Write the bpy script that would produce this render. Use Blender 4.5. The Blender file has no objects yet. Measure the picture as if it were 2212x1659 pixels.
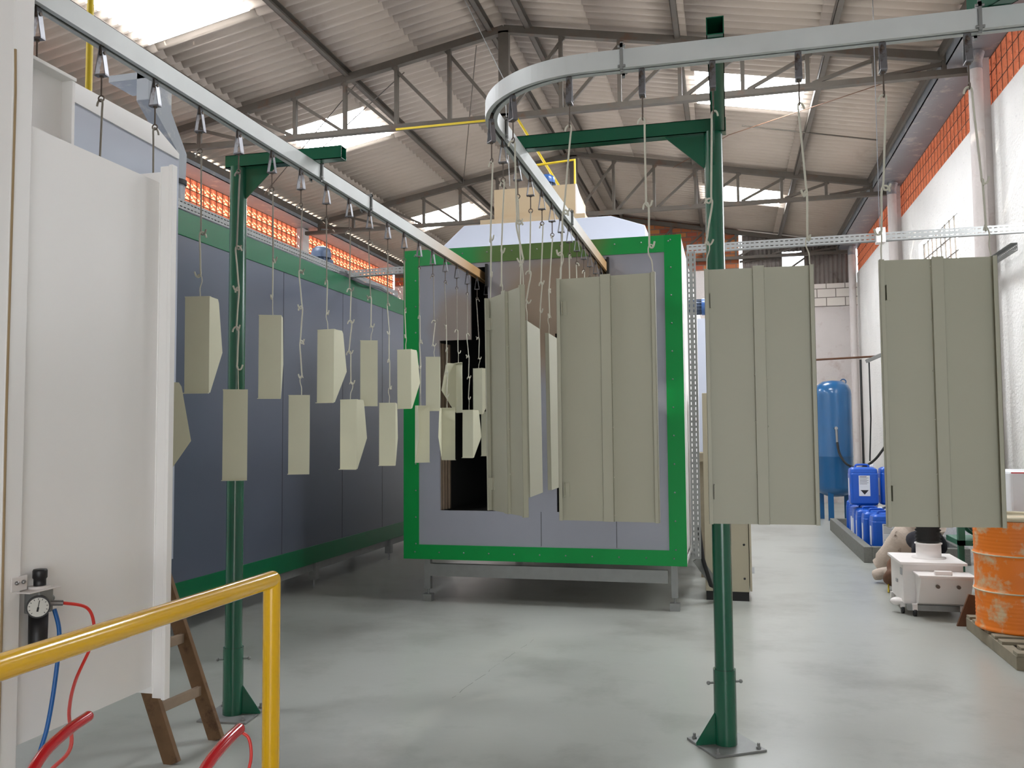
import bpy, math, random
from mathutils import Vector, Matrix
random.seed(7)
R = math.radians
PI = math.pi
S = bpy.context.scene
C = S.collection

# ------------------------------------------------------------------ camera
def make_camera():
    f, yaw, pit, rol = 1874.3, 0.2441, 0.0581, -0.0077
    F = Vector((-math.sin(yaw)*math.cos(pit), math.cos(yaw)*math.cos(pit), math.sin(pit)))
    X = Vector((math.cos(yaw), math.sin(yaw), 0)); U = X.cross(F)
    c, s = math.cos(rol), math.sin(rol)
    X2 = c*X + s*U; U2 = -s*X + c*U
    cd = bpy.data.cameras.new('camera'); co = bpy.data.objects.new('camera', cd); C.objects.link(co)
    m = Matrix(((X2.x, U2.x, -F.x, 0), (X2.y, U2.y, -F.y, 0), (X2.z, U2.z, -F.z, 1.65), (0, 0, 0, 1)))
    co.matrix_world = m
    cd.sensor_width = 36; cd.lens = 36*f/2212; cd.clip_start = 0.05; cd.clip_end = 200
    S.camera = co
make_camera()

# ------------------------------------------------------------------ sky, sun, added gate fill
SKY_LIGHT = 4.0
SKYLIGHT_E = 34.0
WINDOW_E = 13.0
GATE_FILL_W = 110.0
S.view_settings.view_transform = 'Standard'; S.view_settings.look = 'None'
S.view_settings.exposure = 0.0; S.view_settings.gamma = 1.0; S.view_settings.use_curve_mapping = False
w = bpy.data.worlds.new('sky'); S.world = w; w.use_nodes = True
bg = w.node_tree.nodes['Background']; bg.inputs[0].default_value = (0.86, 0.92, 1, 1); bg.inputs[1].default_value = SKY_LIGHT
sd = bpy.data.lights.new('sun', 'SUN'); sd.energy = 24; sd.angle = R(1.5); sd.color = (1, 0.93, 0.82)
so = bpy.data.objects.new('sun', sd); C.objects.link(so)
so.rotation_euler = Vector((0.62, 0.52, -0.50)).to_track_quat('-Z', 'Y').to_euler()
# area lamp added in the unseen gate behind the camera, as front fill
ad = bpy.data.lights.new('added_gate_fill', 'AREA'); ad.shape = 'RECTANGLE'; ad.size = 3.0; ad.size_y = 3.0
ad.energy = GATE_FILL_W; ad.color = (0.95, 0.97, 1)
ao = bpy.data.objects.new('added_gate_fill', ad); C.objects.link(ao)
ao.location = (1.4, -5.9, 1.6); ao.rotation_euler = (R(90), 0, 0)

# ------------------------------------------------------------------ materials
def lin(c):
    return tuple(((v/255.0)/12.92 if v/255.0 <= 0.04045 else ((v/255.0+0.055)/1.055)**2.4) for v in c)
def mat(name, col, rough=0.6, metal=0.0, var=0.06, scale=6.0, bump=0.0, bscale=60.0, col2=None, emit=0, coat=0, dirt=None, dscale=3.0, dlo=0.55, dhi=0.7, spec=0.5):
    m = bpy.data.materials.new(name); m.use_nodes = True
    nt = m.node_tree; N = nt.nodes; L = nt.links; b = N['Principled BSDF']
    c = lin(col)
    b.inputs['Roughness'].default_value = rough; b.inputs['Metallic'].default_value = metal
    b.inputs['Specular IOR Level'].default_value = spec
    if coat: b.inputs['Coat Weight'].default_value = coat; b.inputs['Coat Roughness'].default_value = 0.12
    tc = N.new('ShaderNodeTexCoord')
    nz = N.new('ShaderNodeTexNoise'); nz.inputs['Scale'].default_value = scale; nz.inputs['Detail'].default_value = 5
    L.new(tc.outputs['Object'], nz.inputs['Vector'])
    mx = N.new('ShaderNodeMix'); mx.data_type = 'RGBA'
    c2 = lin(col2) if col2 else tuple(max(0, v*(1-2.2*var)) for v in c)
    c1 = c if col2 else tuple(min(1, v*(1+var)) for v in c)
    mx.inputs[6].default_value = (*c1, 1); mx.inputs[7].default_value = (*c2, 1)
    L.new(nz.outputs['Fac'], mx.inputs[0]); out = mx.outputs[2]
    if dirt:
        n2 = N.new('ShaderNodeTexNoise'); n2.inputs['Scale'].default_value = dscale; n2.inputs['Detail'].default_value = 8; n2.inputs['Roughness'].default_value = 0.65
        L.new(tc.outputs['Object'], n2.inputs['Vector'])
        mr = N.new('ShaderNodeMapRange'); mr.inputs[1].default_value = dlo; mr.inputs[2].default_value = dhi
        L.new(n2.outputs['Fac'], mr.inputs[0])
        m3 = N.new('ShaderNodeMix'); m3.data_type = 'RGBA'; m3.inputs[7].default_value = (*lin(dirt), 1)
        L.new(out, m3.inputs[6]); L.new(mr.outputs[0], m3.inputs[0]); out = m3.outputs[2]
    L.new(out, b.inputs['Base Color'])
    if bump:
        n3 = N.new('ShaderNodeTexNoise'); n3.inputs['Scale'].default_value = bscale; n3.inputs['Detail'].default_value = 4
        L.new(tc.outputs['Object'], n3.inputs['Vector'])
        bp = N.new('ShaderNodeBump'); bp.inputs['Strength'].default_value = bump; bp.inputs['Distance'].default_value = 0.02
        L.new(n3.outputs['Fac'], bp.inputs['Height']); L.new(bp.outputs[0], b.inputs['Normal'])
    if emit:
        b.inputs['Emission Color'].default_value = (0.93, 0.96, 1, 1); b.inputs['Emission Strength'].default_value = emit
    return m

M = {}
M['floor'] = mat('painted_concrete', (163, 165, 158), 0.30, var=0.05, scale=1.3, dirt=(128, 128, 120), dscale=0.9, dlo=0.5, dhi=0.75, bump=0.05, bscale=9)
M['roof'] = mat('fibre_cement', (172, 159, 146), 0.9, var=0.1, scale=1.2, col2=(154, 141, 128), dirt=(130, 116, 104), dscale=1.4, dlo=0.6, dhi=0.9)
M['steel_dark'] = mat('dark_roof_steel', (88, 81, 72), 0.7, var=0.1, scale=9, dirt=(92, 70, 55), dscale=6)
M['skylight'] = mat('translucent_sheet', (235, 240, 245), 0.5, emit=SKYLIGHT_E)
M['pane'] = mat('bright_pane', (235, 240, 245), 0.4, emit=WINDOW_E)
M['plaster'] = mat('rough_plaster', (232, 230, 226), 0.95, var=0.05, scale=2, bump=0.9, bscale=28, dirt=(150, 148, 146), dscale=14, dlo=0.62, dhi=0.75)
M['plaster_end'] = mat('old_plaster', (200, 192, 188), 0.95, var=0.06, scale=1.4, bump=0.3, bscale=25, dirt=(160, 135, 125), dscale=2.4, dlo=0.55, dhi=0.8)
M['lattice'] = mat('orange_clay', (222, 142, 102), 0.9, var=0.12, scale=5)
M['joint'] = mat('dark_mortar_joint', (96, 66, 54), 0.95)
M['gutter'] = mat('galvanised_sheet', (136, 140, 144), 0.55, metal=0.2, var=0.06, scale=3, dirt=(175, 170, 165), dscale=5)
M['booth_white'] = mat('white_enamel', (242, 240, 237), 0.42, var=0.02, scale=2, dirt=(222, 217, 208), dscale=1.1, dlo=0.6, dhi=0.9)
M['booth_blue'] = mat('bluish_white_sheet', (186, 192, 206), 0.45, var=0.03, scale=2)
M['sealant'] = mat('brown_sealant', (160, 136, 100), 0.7)
M['green'] = mat('green_enamel', (0, 146, 66), 0.4, var=0.04, scale=3, spec=0.3)
M['green_tunnel'] = mat('green_gloss_enamel', (0, 92, 54), 0.35, var=0.05, scale=2, spec=0.4, coat=0.08)
M['green_post'] = mat('dark_green_enamel', (18, 92, 66), 0.25, var=0.08, scale=5, coat=0.5)
M['grey_panel'] = mat('grey_sheet', (132, 134, 146), 0.38, var=0.03, scale=3)
M['tunnel_panel'] = mat('blue_grey_sheet', (80, 86, 99), 0.28, var=0.03, scale=1.5)
M['rail'] = mat('galvanised_rail', (206, 210, 208), 0.45, metal=0.1, var=0.05, scale=7)
M['galv'] = mat('galvanised_steel', (142, 143, 141), 0.5, metal=0.4, var=0.08, scale=12)
M['rust'] = mat('rusty_steel', (104, 92, 82), 0.6, metal=0.4, var=0.12, scale=30)
M['bracket'] = mat('zinc_bracket', (134, 134, 138), 0.4, metal=0.6, var=0.08, scale=25, dirt=(84, 66, 54), dscale=25)
M['cream'] = mat('cream_powder', (206, 204, 178), 0.55, var=0.02, scale=8)
M['cream_hook'] = mat('cream_coated_wire', (200, 197, 180), 0.6, var=0.05, scale=20)
M['door_cream'] = mat('grey_cream_powder', (172, 170, 150), 0.5, var=0.015, scale=3)
M['yellow'] = mat('yellow_enamel', (244, 190, 4), 0.22, var=0.01, scale=6, coat=0.6)
M['yellow_pipe'] = mat('yellow_gas_pipe', (214, 186, 40), 0.5)
M['red'] = mat('red_enamel', (196, 22, 32), 0.18, coat=0.7, var=0.03)
M['red_hose'] = mat('red_hose', (226, 58, 48), 0.35)
M['blue_hose'] = mat('blue_hose', (30, 98, 168), 0.35)
M['black'] = mat('black_plastic', (24, 24, 26), 0.45)
M['blackrub'] = mat('black_rubber', (30, 30, 30), 0.7)
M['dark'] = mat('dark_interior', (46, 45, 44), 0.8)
M['wood'] = mat('ladder_wood', (122, 92, 62), 0.7, var=0.2, scale=14, dirt=(78, 50, 32), dscale=9)
M['wood_rung'] = mat('worn_rung_wood', (156, 136, 116), 0.8, var=0.12, scale=14)
M['pallet'] = mat('grey_pallet_wood', (140, 130, 110), 0.85, var=0.2, scale=9)
M['beige'] = mat('beige_cabinet', (178, 170, 146), 0.5, var=0.02)
M['tank'] = mat('blue_tank_paint', (20, 88, 138), 0.3, coat=0.4, var=0.1, scale=3)
M['jerry'] = mat('blue_plastic', (16, 84, 184), 0.35, var=0.06)
M['paper'] = mat('white_paper', (225, 226, 228), 0.7)
M['concrete'] = mat('grey_concrete', (118, 118, 112), 0.95, var=0.12, scale=20, bump=0.4)
M['hopper'] = mat('hopper_white', (226, 220, 216), 0.5, var=0.03)
M['orange'] = mat('scuffed_orange_paint', (232, 122, 20), 0.5, var=0.08, scale=5, dirt=(205, 178, 140), dscale=7, dlo=0.52, dhi=0.66)
M['drum_rim'] = mat('worn_drum_rim', (196, 186, 160), 0.6, metal=0.2, dirt=(190, 120, 60), dscale=9)
M['cloth'] = mat('dirty_canvas', (196, 180, 166), 0.95, var=0.1, scale=7, bump=0.5, bscale=14, dirt=(90, 70, 60), dscale=6, dlo=0.6, dhi=0.7)
M['cloth_dark'] = mat('black_cloth', (34, 34, 42), 0.95, bump=0.4, bscale=12)
M['tan'] = mat('tan_stack_box', (178, 158, 128), 0.5, var=0.04)
M['motor_blue'] = mat('motor_blue', (48, 88, 146), 0.35, coat=0.3)
M['motor_grey'] = mat('motor_grey_blue', (72, 86, 108), 0.45)
M['corr_wall'] = mat('weathered_corrugated_sheet', (120, 112, 106), 0.85, var=0.15, scale=3, dirt=(84, 74, 66), dscale=3)
M['machine_green'] = mat('machine_green', (56, 110, 88), 0.45)
M['steel'] = mat('bare_steel', (150, 150, 150), 0.3, metal=0.8)
M['dial'] = mat('dial_white', (214, 214, 206), 0.4)
M['rustwood'] = mat('rusty_board', (104, 68, 44), 0.8, var=0.2)
M['redprint'] = mat('red_print', (200, 40, 50), 0.6)
M['cable'] = mat('grey_cable', (80, 80, 82), 0.6)

def brick_mat(name, c1, c2, mortar, scale, axis, bw=0.5, rh=0.25, msize=0.02, bump=0.4):
    m = bpy.data.materials.new(name); m.use_nodes = True
    nt = m.node_tree; N = nt.nodes; L = nt.links; b = N['Principled BSDF']; b.inputs['Roughness'].default_value = 0.95
    tc = N.new('ShaderNodeTexCoord'); sp = N.new('ShaderNodeSeparateXYZ'); cb = N.new('ShaderNodeCombineXYZ')
    L.new(tc.outputs['Object'], sp.inputs[0])
    L.new(sp.outputs[axis], cb.inputs[0]); L.new(sp.outputs['Z'], cb.inputs[1])
    t = N.new('ShaderNodeTexBrick'); t.inputs['Scale'].default_value = scale
    t.inputs['Color1'].default_value = (*lin(c1), 1); t.inputs['Color2'].default_value = (*lin(c2), 1); t.inputs['Mortar'].default_value = (*lin(mortar), 1)
    t.inputs['Mortar Size'].default_value = msize; t.inputs['Brick Width'].default_value = bw; t.inputs['Row Height'].default_value = rh
    L.new(cb.outputs[0], t.inputs['Vector']); L.new(t.outputs['Color'], b.inputs['Base Color'])
    bp = N.new('ShaderNodeBump'); bp.inputs['Strength'].default_value = bump; bp.inputs['Distance'].default_value = 0.01; bp.invert = True
    L.new(t.outputs['Fac'], bp.inputs['Height']); L.new(bp.outputs[0], b.inputs['Normal'])
    return m
M['brick'] = brick_mat('red_brick', (150, 74, 52), (186, 120, 70), (120, 100, 90), 1.0, 'X', 0.26, 0.12, 0.012)
M['block'] = brick_mat('white_block', (214, 206, 196), (204, 196, 188), (120, 112, 104), 1.0, 'X', 0.42, 0.21, 0.01)

# heat and powder stain on the oven front: a mark of its own on the sheet
def stained(name, base, stain, spots):
    m = mat(name, base, 0.4, var=0.03, scale=3)
    nt = m.node_tree; N = nt.nodes; L = nt.links; b = N['Principled BSDF']
    link = [l for l in L if l.to_socket == b.inputs['Base Color']][0]; src = link.from_socket
    tc = N.new('ShaderNodeTexCoord')
    nz = N.new('ShaderNodeTexNoise'); nz.inputs['Scale'].default_value = 2.5; L.new(tc.outputs['Object'], nz.inputs['Vector'])
    for (x, z, rx, rz, amt) in spots:
        mp = N.new('ShaderNodeMapping'); mp.inputs['Scale'].default_value = (1/rx, 0.0, 1/rz); mp.inputs['Location'].default_value = (-x/rx, 0, -z/rz)
        L.new(tc.outputs['Object'], mp.inputs['Vector'])
        ln = N.new('ShaderNodeVectorMath'); ln.operation = 'LENGTH'; L.new(mp.outputs[0], ln.inputs[0])
        ad_ = N.new('ShaderNodeMath'); ad_.operation = 'ADD'; L.new(ln.outputs['Value'], ad_.inputs[0])
        sb = N.new('ShaderNodeMath'); sb.operation = 'MULTIPLY_ADD'; sb.inputs[1].default_value = 0.5; sb.inputs[2].default_value = -0.25
        L.new(nz.outputs['Fac'], sb.inputs[0]); L.new(sb.outputs[0], ad_.inputs[1])
        mr = N.new('ShaderNodeMapRange'); mr.interpolation_type = 'SMOOTHSTEP'; mr.inputs[1].default_value = 0.55; mr.inputs[2].default_value = 1.1; mr.inputs[3].default_value = amt; mr.inputs[4].default_value = 0
        L.new(ad_.outputs[0], mr.inputs[0])
        mx = N.new('ShaderNodeMix'); mx.data_type = 'RGBA'; mx.inputs[7].default_value = (*lin(stain), 1)
        L.new(mr.outputs[0], mx.inputs[0]); L.new(src, mx.inputs[6]); src = mx.outputs[2]
    L.new(src, b.inputs['Base Color'])
    return m
# object coordinates are relative to the oven's base point (-1.796, 8.27, 0)
OVX = -1.796
M['oven_front'] = stained('grey_sheet_with_tan_stain', (156, 158, 168), (150, 128, 102),
    [(-1.62-OVX, 2.85, 0.78, 0.75, 0.85), (-2.62-OVX, 2.75, 0.32, 0.38, 0.6)])
M['oven_green'] = stained('green_frame_with_tan_stain', (0, 146, 66), (104, 100, 52), [(-1.75-OVX, 3.46, 0.75, 0.35, 0.7)])

# ------------------------------------------------------------------ mesh builder
class MB:
    def __init__(s): s.v = []; s.f = []; s.sm = []
    def add(s, vs, fs, smooth=False):
        o = len(s.v); s.v += [tuple(v) for v in vs]
        for f in fs: s.f.append(tuple(i+o for i in f)); s.sm.append(smooth)
        return s
    def box(s, x0, x1, y0, y1, z0, z1):
        return s.add([(x0,y0,z0),(x1,y0,z0),(x1,y1,z0),(x0,y1,z0),(x0,y0,z1),(x1,y0,z1),(x1,y1,z1),(x0,y1,z1)],
            [(0,3,2,1),(4,5,6,7),(0,1,5,4),(1,2,6,5),(2,3,7,6),(3,0,4,7)])
    def bar(s, p, q, w, h, up=(0,0,1)):
        p = Vector(p); q = Vector(q); d = (q-p).normalized(); u = Vector(up)
        if abs(d.dot(u)) > 0.98: u = Vector((0,1,0))
        a = d.cross(u).normalized(); b = a.cross(d).normalized()
        vs = []
        for c in (p, q):
            for sa, sb in ((-1,-1),(1,-1),(1,1),(-1,1)): vs.append(c + a*sa*w/2 + b*sb*h/2)
        return s.add(vs, [(0,1,2,3),(7,6,5,4),(0,4,5,1),(1,5,6,2),(2,6,7,3),(3,7,4,0)])
    def prism(s, poly, t0, t1, fn):
        n = len(poly); vs = [fn(u, v, t0) for u, v in poly] + [fn(u, v, t1) for u, v in poly]
        fs = [tuple(range(n))[::-1], tuple(range(n, 2*n))] + [(i, (i+1) % n, n+(i+1) % n, n+i) for i in range(n)]
        return s.add(vs, fs)
    def tube(s, pts, r, n=8, cap=True, closed=False):
        pts = [Vector(p) for p in pts]; m = len(pts); rr = r if isinstance(r, (list, tuple)) else [r]*m
        o = len(s.v); prev = None; rings = []
        for i, p in enumerate(pts):
            a = pts[i-1] if (i > 0 or closed) else p; b = pts[(i+1) % m] if (i < m-1 or closed) else p
            d = (b-a).normalized()
            if prev is None:
                u = Vector((0,0,1)) if abs(d.z) < 0.9 else Vector((1,0,0))
                u = (u - d*u.dot(d)).normalized()
            else: u = (prev - d*prev.dot(d)).normalized()
            prev = u; v = d.cross(u)
            rings.append([p + (u*math.cos(2*PI*k/n) + v*math.sin(2*PI*k/n))*rr[i] for k in range(n)])
        vs = [x for g in rings for x in g]; fs = []
        for i in range(m if closed else m-1):
            j = (i+1) % m
            for k in range(n): fs.append((i*n+k, i*n+(k+1) % n, j*n+(k+1) % n, j*n+k))
        s.add(vs, fs, True)
        if cap and not closed:
            s.add(rings[0], [tuple(range(n))[::-1]]); s.add(rings[-1], [tuple(range(n))])
        return s
    def cyl(s, p, q, r, n=20, r2=None): return s.tube([p, q], [r, r if r2 is None else r2], n)
    def lathe(s, prof, n=28, cx=0, cy=0, axis='z', closed=False):
        vs = []; fs = []; m = len(prof)
        for r, z in prof:
            for k in range(n):
                a = 2*PI*k/n
                if axis == 'z': vs.append((cx + r*math.cos(a), cy + r*math.sin(a), z))
                elif axis == 'y': vs.append((cx + r*math.cos(a), z, cy + r*math.sin(a)))
                else: vs.append((z, cx + r*math.cos(a), cy + r*math.sin(a)))
        for i in range(m-1):
            for k in range(n): fs.append((i*n+k, i*n+(k+1) % n, (i+1)*n+(k+1) % n, (i+1)*n+k))
        return s.add(vs, fs, True)
    def sphere(s, c, r, n=12, m=8, sc=(1,1,1)):
        prof = []
        vs = [(c[0], c[1], c[2]-r*sc[2])]; fs = []
        for i in range(1, m):
            a = -PI/2 + PI*i/m
            for k in range(n): vs.append((c[0]+r*sc[0]*math.cos(a)*math.cos(2*PI*k/n), c[1]+r*sc[1]*math.cos(a)*math.sin(2*PI*k/n), c[2]+r*sc[2]*math.sin(a)))
        vs.append((c[0], c[1], c[2]+r*sc[2])); L = len(vs)-1
        for k in range(n):
            fs.append((0, 1+(k+1) % n, 1+k)); fs.append((L, 1+(m-2)*n+k, 1+(m-2)*n+(k+1) % n))
            for i in range(m-2): fs.append((1+i*n+k, 1+i*n+(k+1) % n, 1+(i+1)*n+(k+1) % n, 1+(i+1)*n+k))
        return s.add(vs, fs, True)
    def sweep(s, poly, path, close_caps=True):
        """poly: closed profile (u to the side, v up); path: horizontal polyline"""
        n = len(poly); vs = []; m = len(path)
        for i, p in enumerate(path):
            p = Vector(p); a = Vector(path[max(i-1, 0)]); b = Vector(path[min(i+1, m-1)])
            d = (b-a); d.z = 0; d.normalize(); sd_ = Vector((d.y, -d.x, 0))
            for u, v in poly: vs.append(p + sd_*u + Vector((0,0,v)))
        fs = []
        for i in range(m-1):
            for k in range(n): fs.append((i*n+k, i*n+(k+1) % n, (i+1)*n+(k+1) % n, (i+1)*n+k))
        return s.add(vs, fs)
    def xf(s, M4): s.v = [tuple(M4 @ Vector(v)) for v in s.v]; return s

def mkmesh(name, mb, m, off=(0,0,0)):
    me = bpy.data.meshes.new(name); ox, oy, oz = off
    me.from_pydata([(x-ox, y-oy, z-oz) for x, y, z in mb.v], [], mb.f)
    me.polygons.foreach_set('use_smooth', mb.sm)
    me.materials.append(M[m] if isinstance(m, str) else m); me.update()
    return me
def bevel(o, wd):
    b = o.modifiers.new('bevel', 'BEVEL'); b.width = wd; b.segments = 2; b.limit_method = 'ANGLE'; b.angle_limit = R(40)
def tag(o, label=None, cat=None, group=None, kind=None):
    if label: o['label'] = label
    if cat: o['category'] = cat
    if group: o['group'] = group
    if kind: o['kind'] = kind
    return o
def thing(name, label, cat, loc=(0,0,0), rz=0, group=None):
    o = bpy.data.objects.new(name, None); C.objects.link(o); o.location = loc; o.rotation_euler = (0,0,rz); o.empty_display_size = 0.1
    return tag(o, label, cat, group)
def wpos(p):
    v = Vector(p.location)
    while p.parent: p = p.parent; v += Vector(p.location)
    return v
def part(name, mb, m, parent, bev=0, local=False, label=None):
    """a child mesh; coordinates are the world's unless local"""
    off = (0,0,0) if local else tuple(wpos(parent))
    o = bpy.data.objects.new(name, mkmesh(name, mb, m, off)); C.objects.link(o); o.parent = parent
    if bev: bevel(o, bev)
    if label: o['label'] = label
    return o
def single(name, mb, m, label, cat, group=None, bev=0, origin=None):
    xs = [v[0] for v in mb.v]; ys = [v[1] for v in mb.v]; zs = [v[2] for v in mb.v]
    if origin is None: origin = ((min(xs)+max(xs))/2, (min(ys)+max(ys))/2, min(zs))
    o = bpy.data.objects.new(name, mkmesh(name, mb, m, origin)); C.objects.link(o); o.location = origin
    if bev: bevel(o, bev)
    return tag(o, label, cat, group)
def struct(name, mb, m, parent=None, bev=0):
    if parent is None:
        o = bpy.data.objects.new(name, mkmesh(name, mb, m)); C.objects.link(o); o['kind'] = 'structure'
    else: o = part(name, mb, m, parent)
    if bev: bevel(o, bev)
    return o
def copy_tree(o, parent=None):
    c = o.copy(); C.objects.link(c)
    if parent is not None: c.parent = parent
    for ch in list(o.children): copy_tree(ch, c)
    return c
def ORD(i): return ['first', 'second', 'third', 'fourth', 'fifth', 'sixth', 'seventh', 'eighth', 'ninth', 'tenth', 'eleventh', 'twelfth', 'thirteenth', 'fourteenth', 'fifteenth', 'sixteenth', 'seventeenth', 'eighteenth'][i]

# ------------------------------------------------------------------ hall
XL, XR, XC = -8.6, 3.0, -2.8
YB, YE = -6.0, 21.6
def rz_(x, top=7.2): return top - 0.19*abs(x-XC)

struct('floor', MB().box(XL-0.2, XR+0.2, YB, YE+0.2, -0.15, 0), 'floor')
# hairline crack in the floor paint
def crackline(pts, wd):
    mb = MB(); P_ = []
    for i in range(len(pts)-1):
        a = Vector(pts[i]); b = Vector(pts[i+1]); n = 14
        for k in range(n): P_.append(a.lerp(b, k/n) + Vector((random.uniform(-1,1)*0.008, random.uniform(-1,1)*0.012, 0)))
    for i in range(len(P_)-1):
        if random.random() < 0.75:
            a, b = P_[i], P_[i+1]; ww = wd*random.uniform(0.3, 1)
            mb.add([(a.x-ww, a.y, 0.0006), (a.x+ww, a.y, 0.0006), (b.x+ww, b.y, 0.0006), (b.x-ww, b.y, 0.0006)], [(0,1,2,3)])
    return mb
tag(struct('trim_1', crackline([(-1.72,5.3,0),(-1.65,6.1,0),(-1.55,7.0,0)], 0.0016), mat('floor_crack', (98,95,88), 0.8)), kind='structure')

# corrugated roof, row by row, with holes for the translucent sheets
SKL = [(2.3,3.5), (7.72,8.97), (12.22,13.4), (17.88,19.0)]  # first left sheet is out of view, added to light the hanging doors
SK = [(7.72,8.97), (12.22,13.4), (17.88,19.0)]
def corr(mb, x0, x1, y0, y1, top=7.2, nx=1, lift=0.0):
    ns = max(2, int(round((y1-y0)/0.177*8)))
    vs = []; fs = []
    for j in range(nx+1):
        x = x0 + (x1-x0)*j/nx
        for i in range(ns+1):
            y = y0 + (y1-y0)*i/ns
            vs.append((x, y, rz_(x, top) + 0.031*math.cos(2*PI*y/0.177) + lift))
    n = ns+1
    for j in range(nx):
        for i in range(ns): fs.append((j*n+i, j*n+i+1, (j+1)*n+i+1, (j+1)*n+i))
    o = len(mb.v); mb.add(vs, fs, True); return mb
def thicken(o, t):
    s_ = o.modifiers.new('thickness', 'SOLIDIFY'); s_.thickness = t; s_.offset = 1
for side, rows, skr in (('left', [(-2.8,-4.1),(-4.05,-5.43),(-5.38,-6.8),(-6.75,-8.205)], 2), ('right', [(-2.8,-1.6),(-1.65,-0.36),(-0.41,1.18),(1.13,2.58)], 2)):
    mb = MB()
    for r_i, (a, b) in enumerate(rows):
        lift = (3-r_i)*0.004
        if r_i == skr:
            y = YB
            for (s0, s1) in (SKL if side == 'left' else SK): corr(mb, a, b, y, s0, lift=lift); y = s1
            corr(mb, a, b, y, YE+0.2, lift=lift)
        else: corr(mb, a, b, YB, YE+0.2, lift=lift)
    o = struct('ceiling', mb, 'roof'); thicken(o, 0.008)
k = 0
for (a, b) in ((-5.40,-6.79), (-0.38,1.17)):
    for (s0, s1) in (SKL if a < -2 else SK):
        k += 1
        mb = corr(MB(), a, b, s0+0.005, s1-0.005, lift=0.002)
        struct('window_%d' % k, mb, 'skylight')
# ridge cap
mb = MB()
for sgn in (-1, 1):
    ns = 1240; vs = []; fs = []
    for j, x in enumerate((XC, XC+sgn*0.32)):
        for i in range(ns+1):
            y = YB + (YE+0.2-YB)*i/ns; vs.append((x, y, rz_(x) + 0.05 + 0.02*math.cos(2*PI*y/0.177)*(j)))
    for i in range(ns): fs.append((i, i+1, ns+2+i, ns+1+i))
    mb.add(vs, fs)
struct('trim_2', mb, 'roof')

# side walls: plaster below, openwork clay blocks in three rows above, gutter, columns
WIN = [(12.45,14.85), (7.1,9.5)]
Z0w, Z1w = 3.35, 4.62
mb = MB(); y = YB
for (a, b) in sorted(WIN):
    mb.box(XR, XR+0.18, y, a, 0, 5.38); mb.box(XR, XR+0.18, a, b, 0, Z0w); mb.box(XR, XR+0.18, a, b, Z1w, 5.38); y = b
mb.box(XR, XR+0.18, y, YE, 0, 5.38)
wr = struct('wall_right', mb, 'plaster')
wl = struct('wall_left', MB().box(XL-0.18, XL, YB, YE, 0, 5.38), 'plaster')
def lattice(x0, x1, parent):
    mb = MB(); a = 0.191; z0 = 5.38; n = int((YE-YB)/a)
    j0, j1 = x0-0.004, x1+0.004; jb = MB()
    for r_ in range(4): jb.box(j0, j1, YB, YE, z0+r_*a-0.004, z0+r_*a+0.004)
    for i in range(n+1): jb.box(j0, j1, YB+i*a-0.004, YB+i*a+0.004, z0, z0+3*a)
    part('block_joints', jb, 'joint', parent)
    mb.box(x0, x1, YB, YE, z0-0.006, z0+0.008)
    for r_ in range(3):
        zt = z0 + (r_+1)*a
        mb.box(x0, x1, YB, YE, zt-0.011, zt+0.011)
    for i in range(n+1):
        y = YB + i*a; mb.box(x0, x1, y-0.011, y+0.011, z0, z0+3*a)
    for r_ in range(3):
        for i in range(n):
            y = YB + (i+0.5)*a; z = z0 + (r_+0.5)*a
            oc = [(math.cos(q*PI/3), math.sin(q*PI/3)) for q in range(6)]
            vs = []; xa, xb = (x0+0.03, x1-0.03) if x0 < 0 else (x0+0.018, x1-0.018)
            for x in (xa, xb):
                for rad in (0.052, 0.036): vs += [(x, y+rad*u, z+rad*v) for u, v in oc]
            fs = []
            for q in range(6):
                p_ = (q+1) % 6
                fs += [(q,p_,6+p_,6+q), (12+q,18+q,18+p_,12+p_), (q,12+q,12+p_,p_), (6+q,6+p_,18+p_,18+q)]
            mb.add(vs, fs)
            for sg in (-1, 1):
                mb.box(xa, xb, y-0.006, y+0.006, min(z+sg*0.048, z+sg*0.092), max(z+sg*0.048, z+sg*0.092))
                mb.box(xa, xb, min(y+sg*0.048, y+sg*0.092), max(y+sg*0.048, y+sg*0.092), z-0.006, z+0.006)
    return part('openwork_blocks', mb, 'lattice', parent)
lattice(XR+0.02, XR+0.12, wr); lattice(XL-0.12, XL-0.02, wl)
# gutters: soffit, lip, outside face
for nm, x0, x1, xo in (('trim_3', 2.57, 3.02, 1), ('trim_4', -8.17, -8.62, -1)):
    mb = MB(); a, b = sorted((x0, x1))
    mb.box(a, b, YB, YE, 5.953, 5.965)
    xi = x0; mb.box(min(xi, xi+0.012*xo), max(xi, xi+0.012*xo), YB, YE, 5.953, 6.10)
    struct(nm, mb, 'gutter')
# columns that carry the trusses
TY = [0.25, 5.6, 10.95, 16.3, 21.45]
k = 5
for y in TY[:4]:
    for x0, x1 in ((2.86, 3.0), (-8.6, -8.46)):
        k += 1
        struct('trim_%d' % k, MB().box(x0, x1, y-0.14, y+0.14, 0, 5.95), 'plaster_end')
# end wall
mb = MB().box(XL, 0.34, YE, YE+0.15, 0, 5.62); mb.box(0.34, XR, YE, YE+0.15, 0, 5.0)
we = struct('wall_end', mb, 'plaster_end')
mb = MB()
mb.box(0.30, XR, YE-0.02, YE+0.15, 4.62, 5.16)
part('block_courses', mb, 'block', we)
mb = MB().prism([(XL,5.62),(0.33,5.62),(0.33,rz_(0.33)-0.03),(XC,7.17),(XL,rz_(XL)-0.03)], YE, YE+0.15, lambda u, v, t: (u, t, v))
part('brick_gable', mb, 'brick', we)
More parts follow.
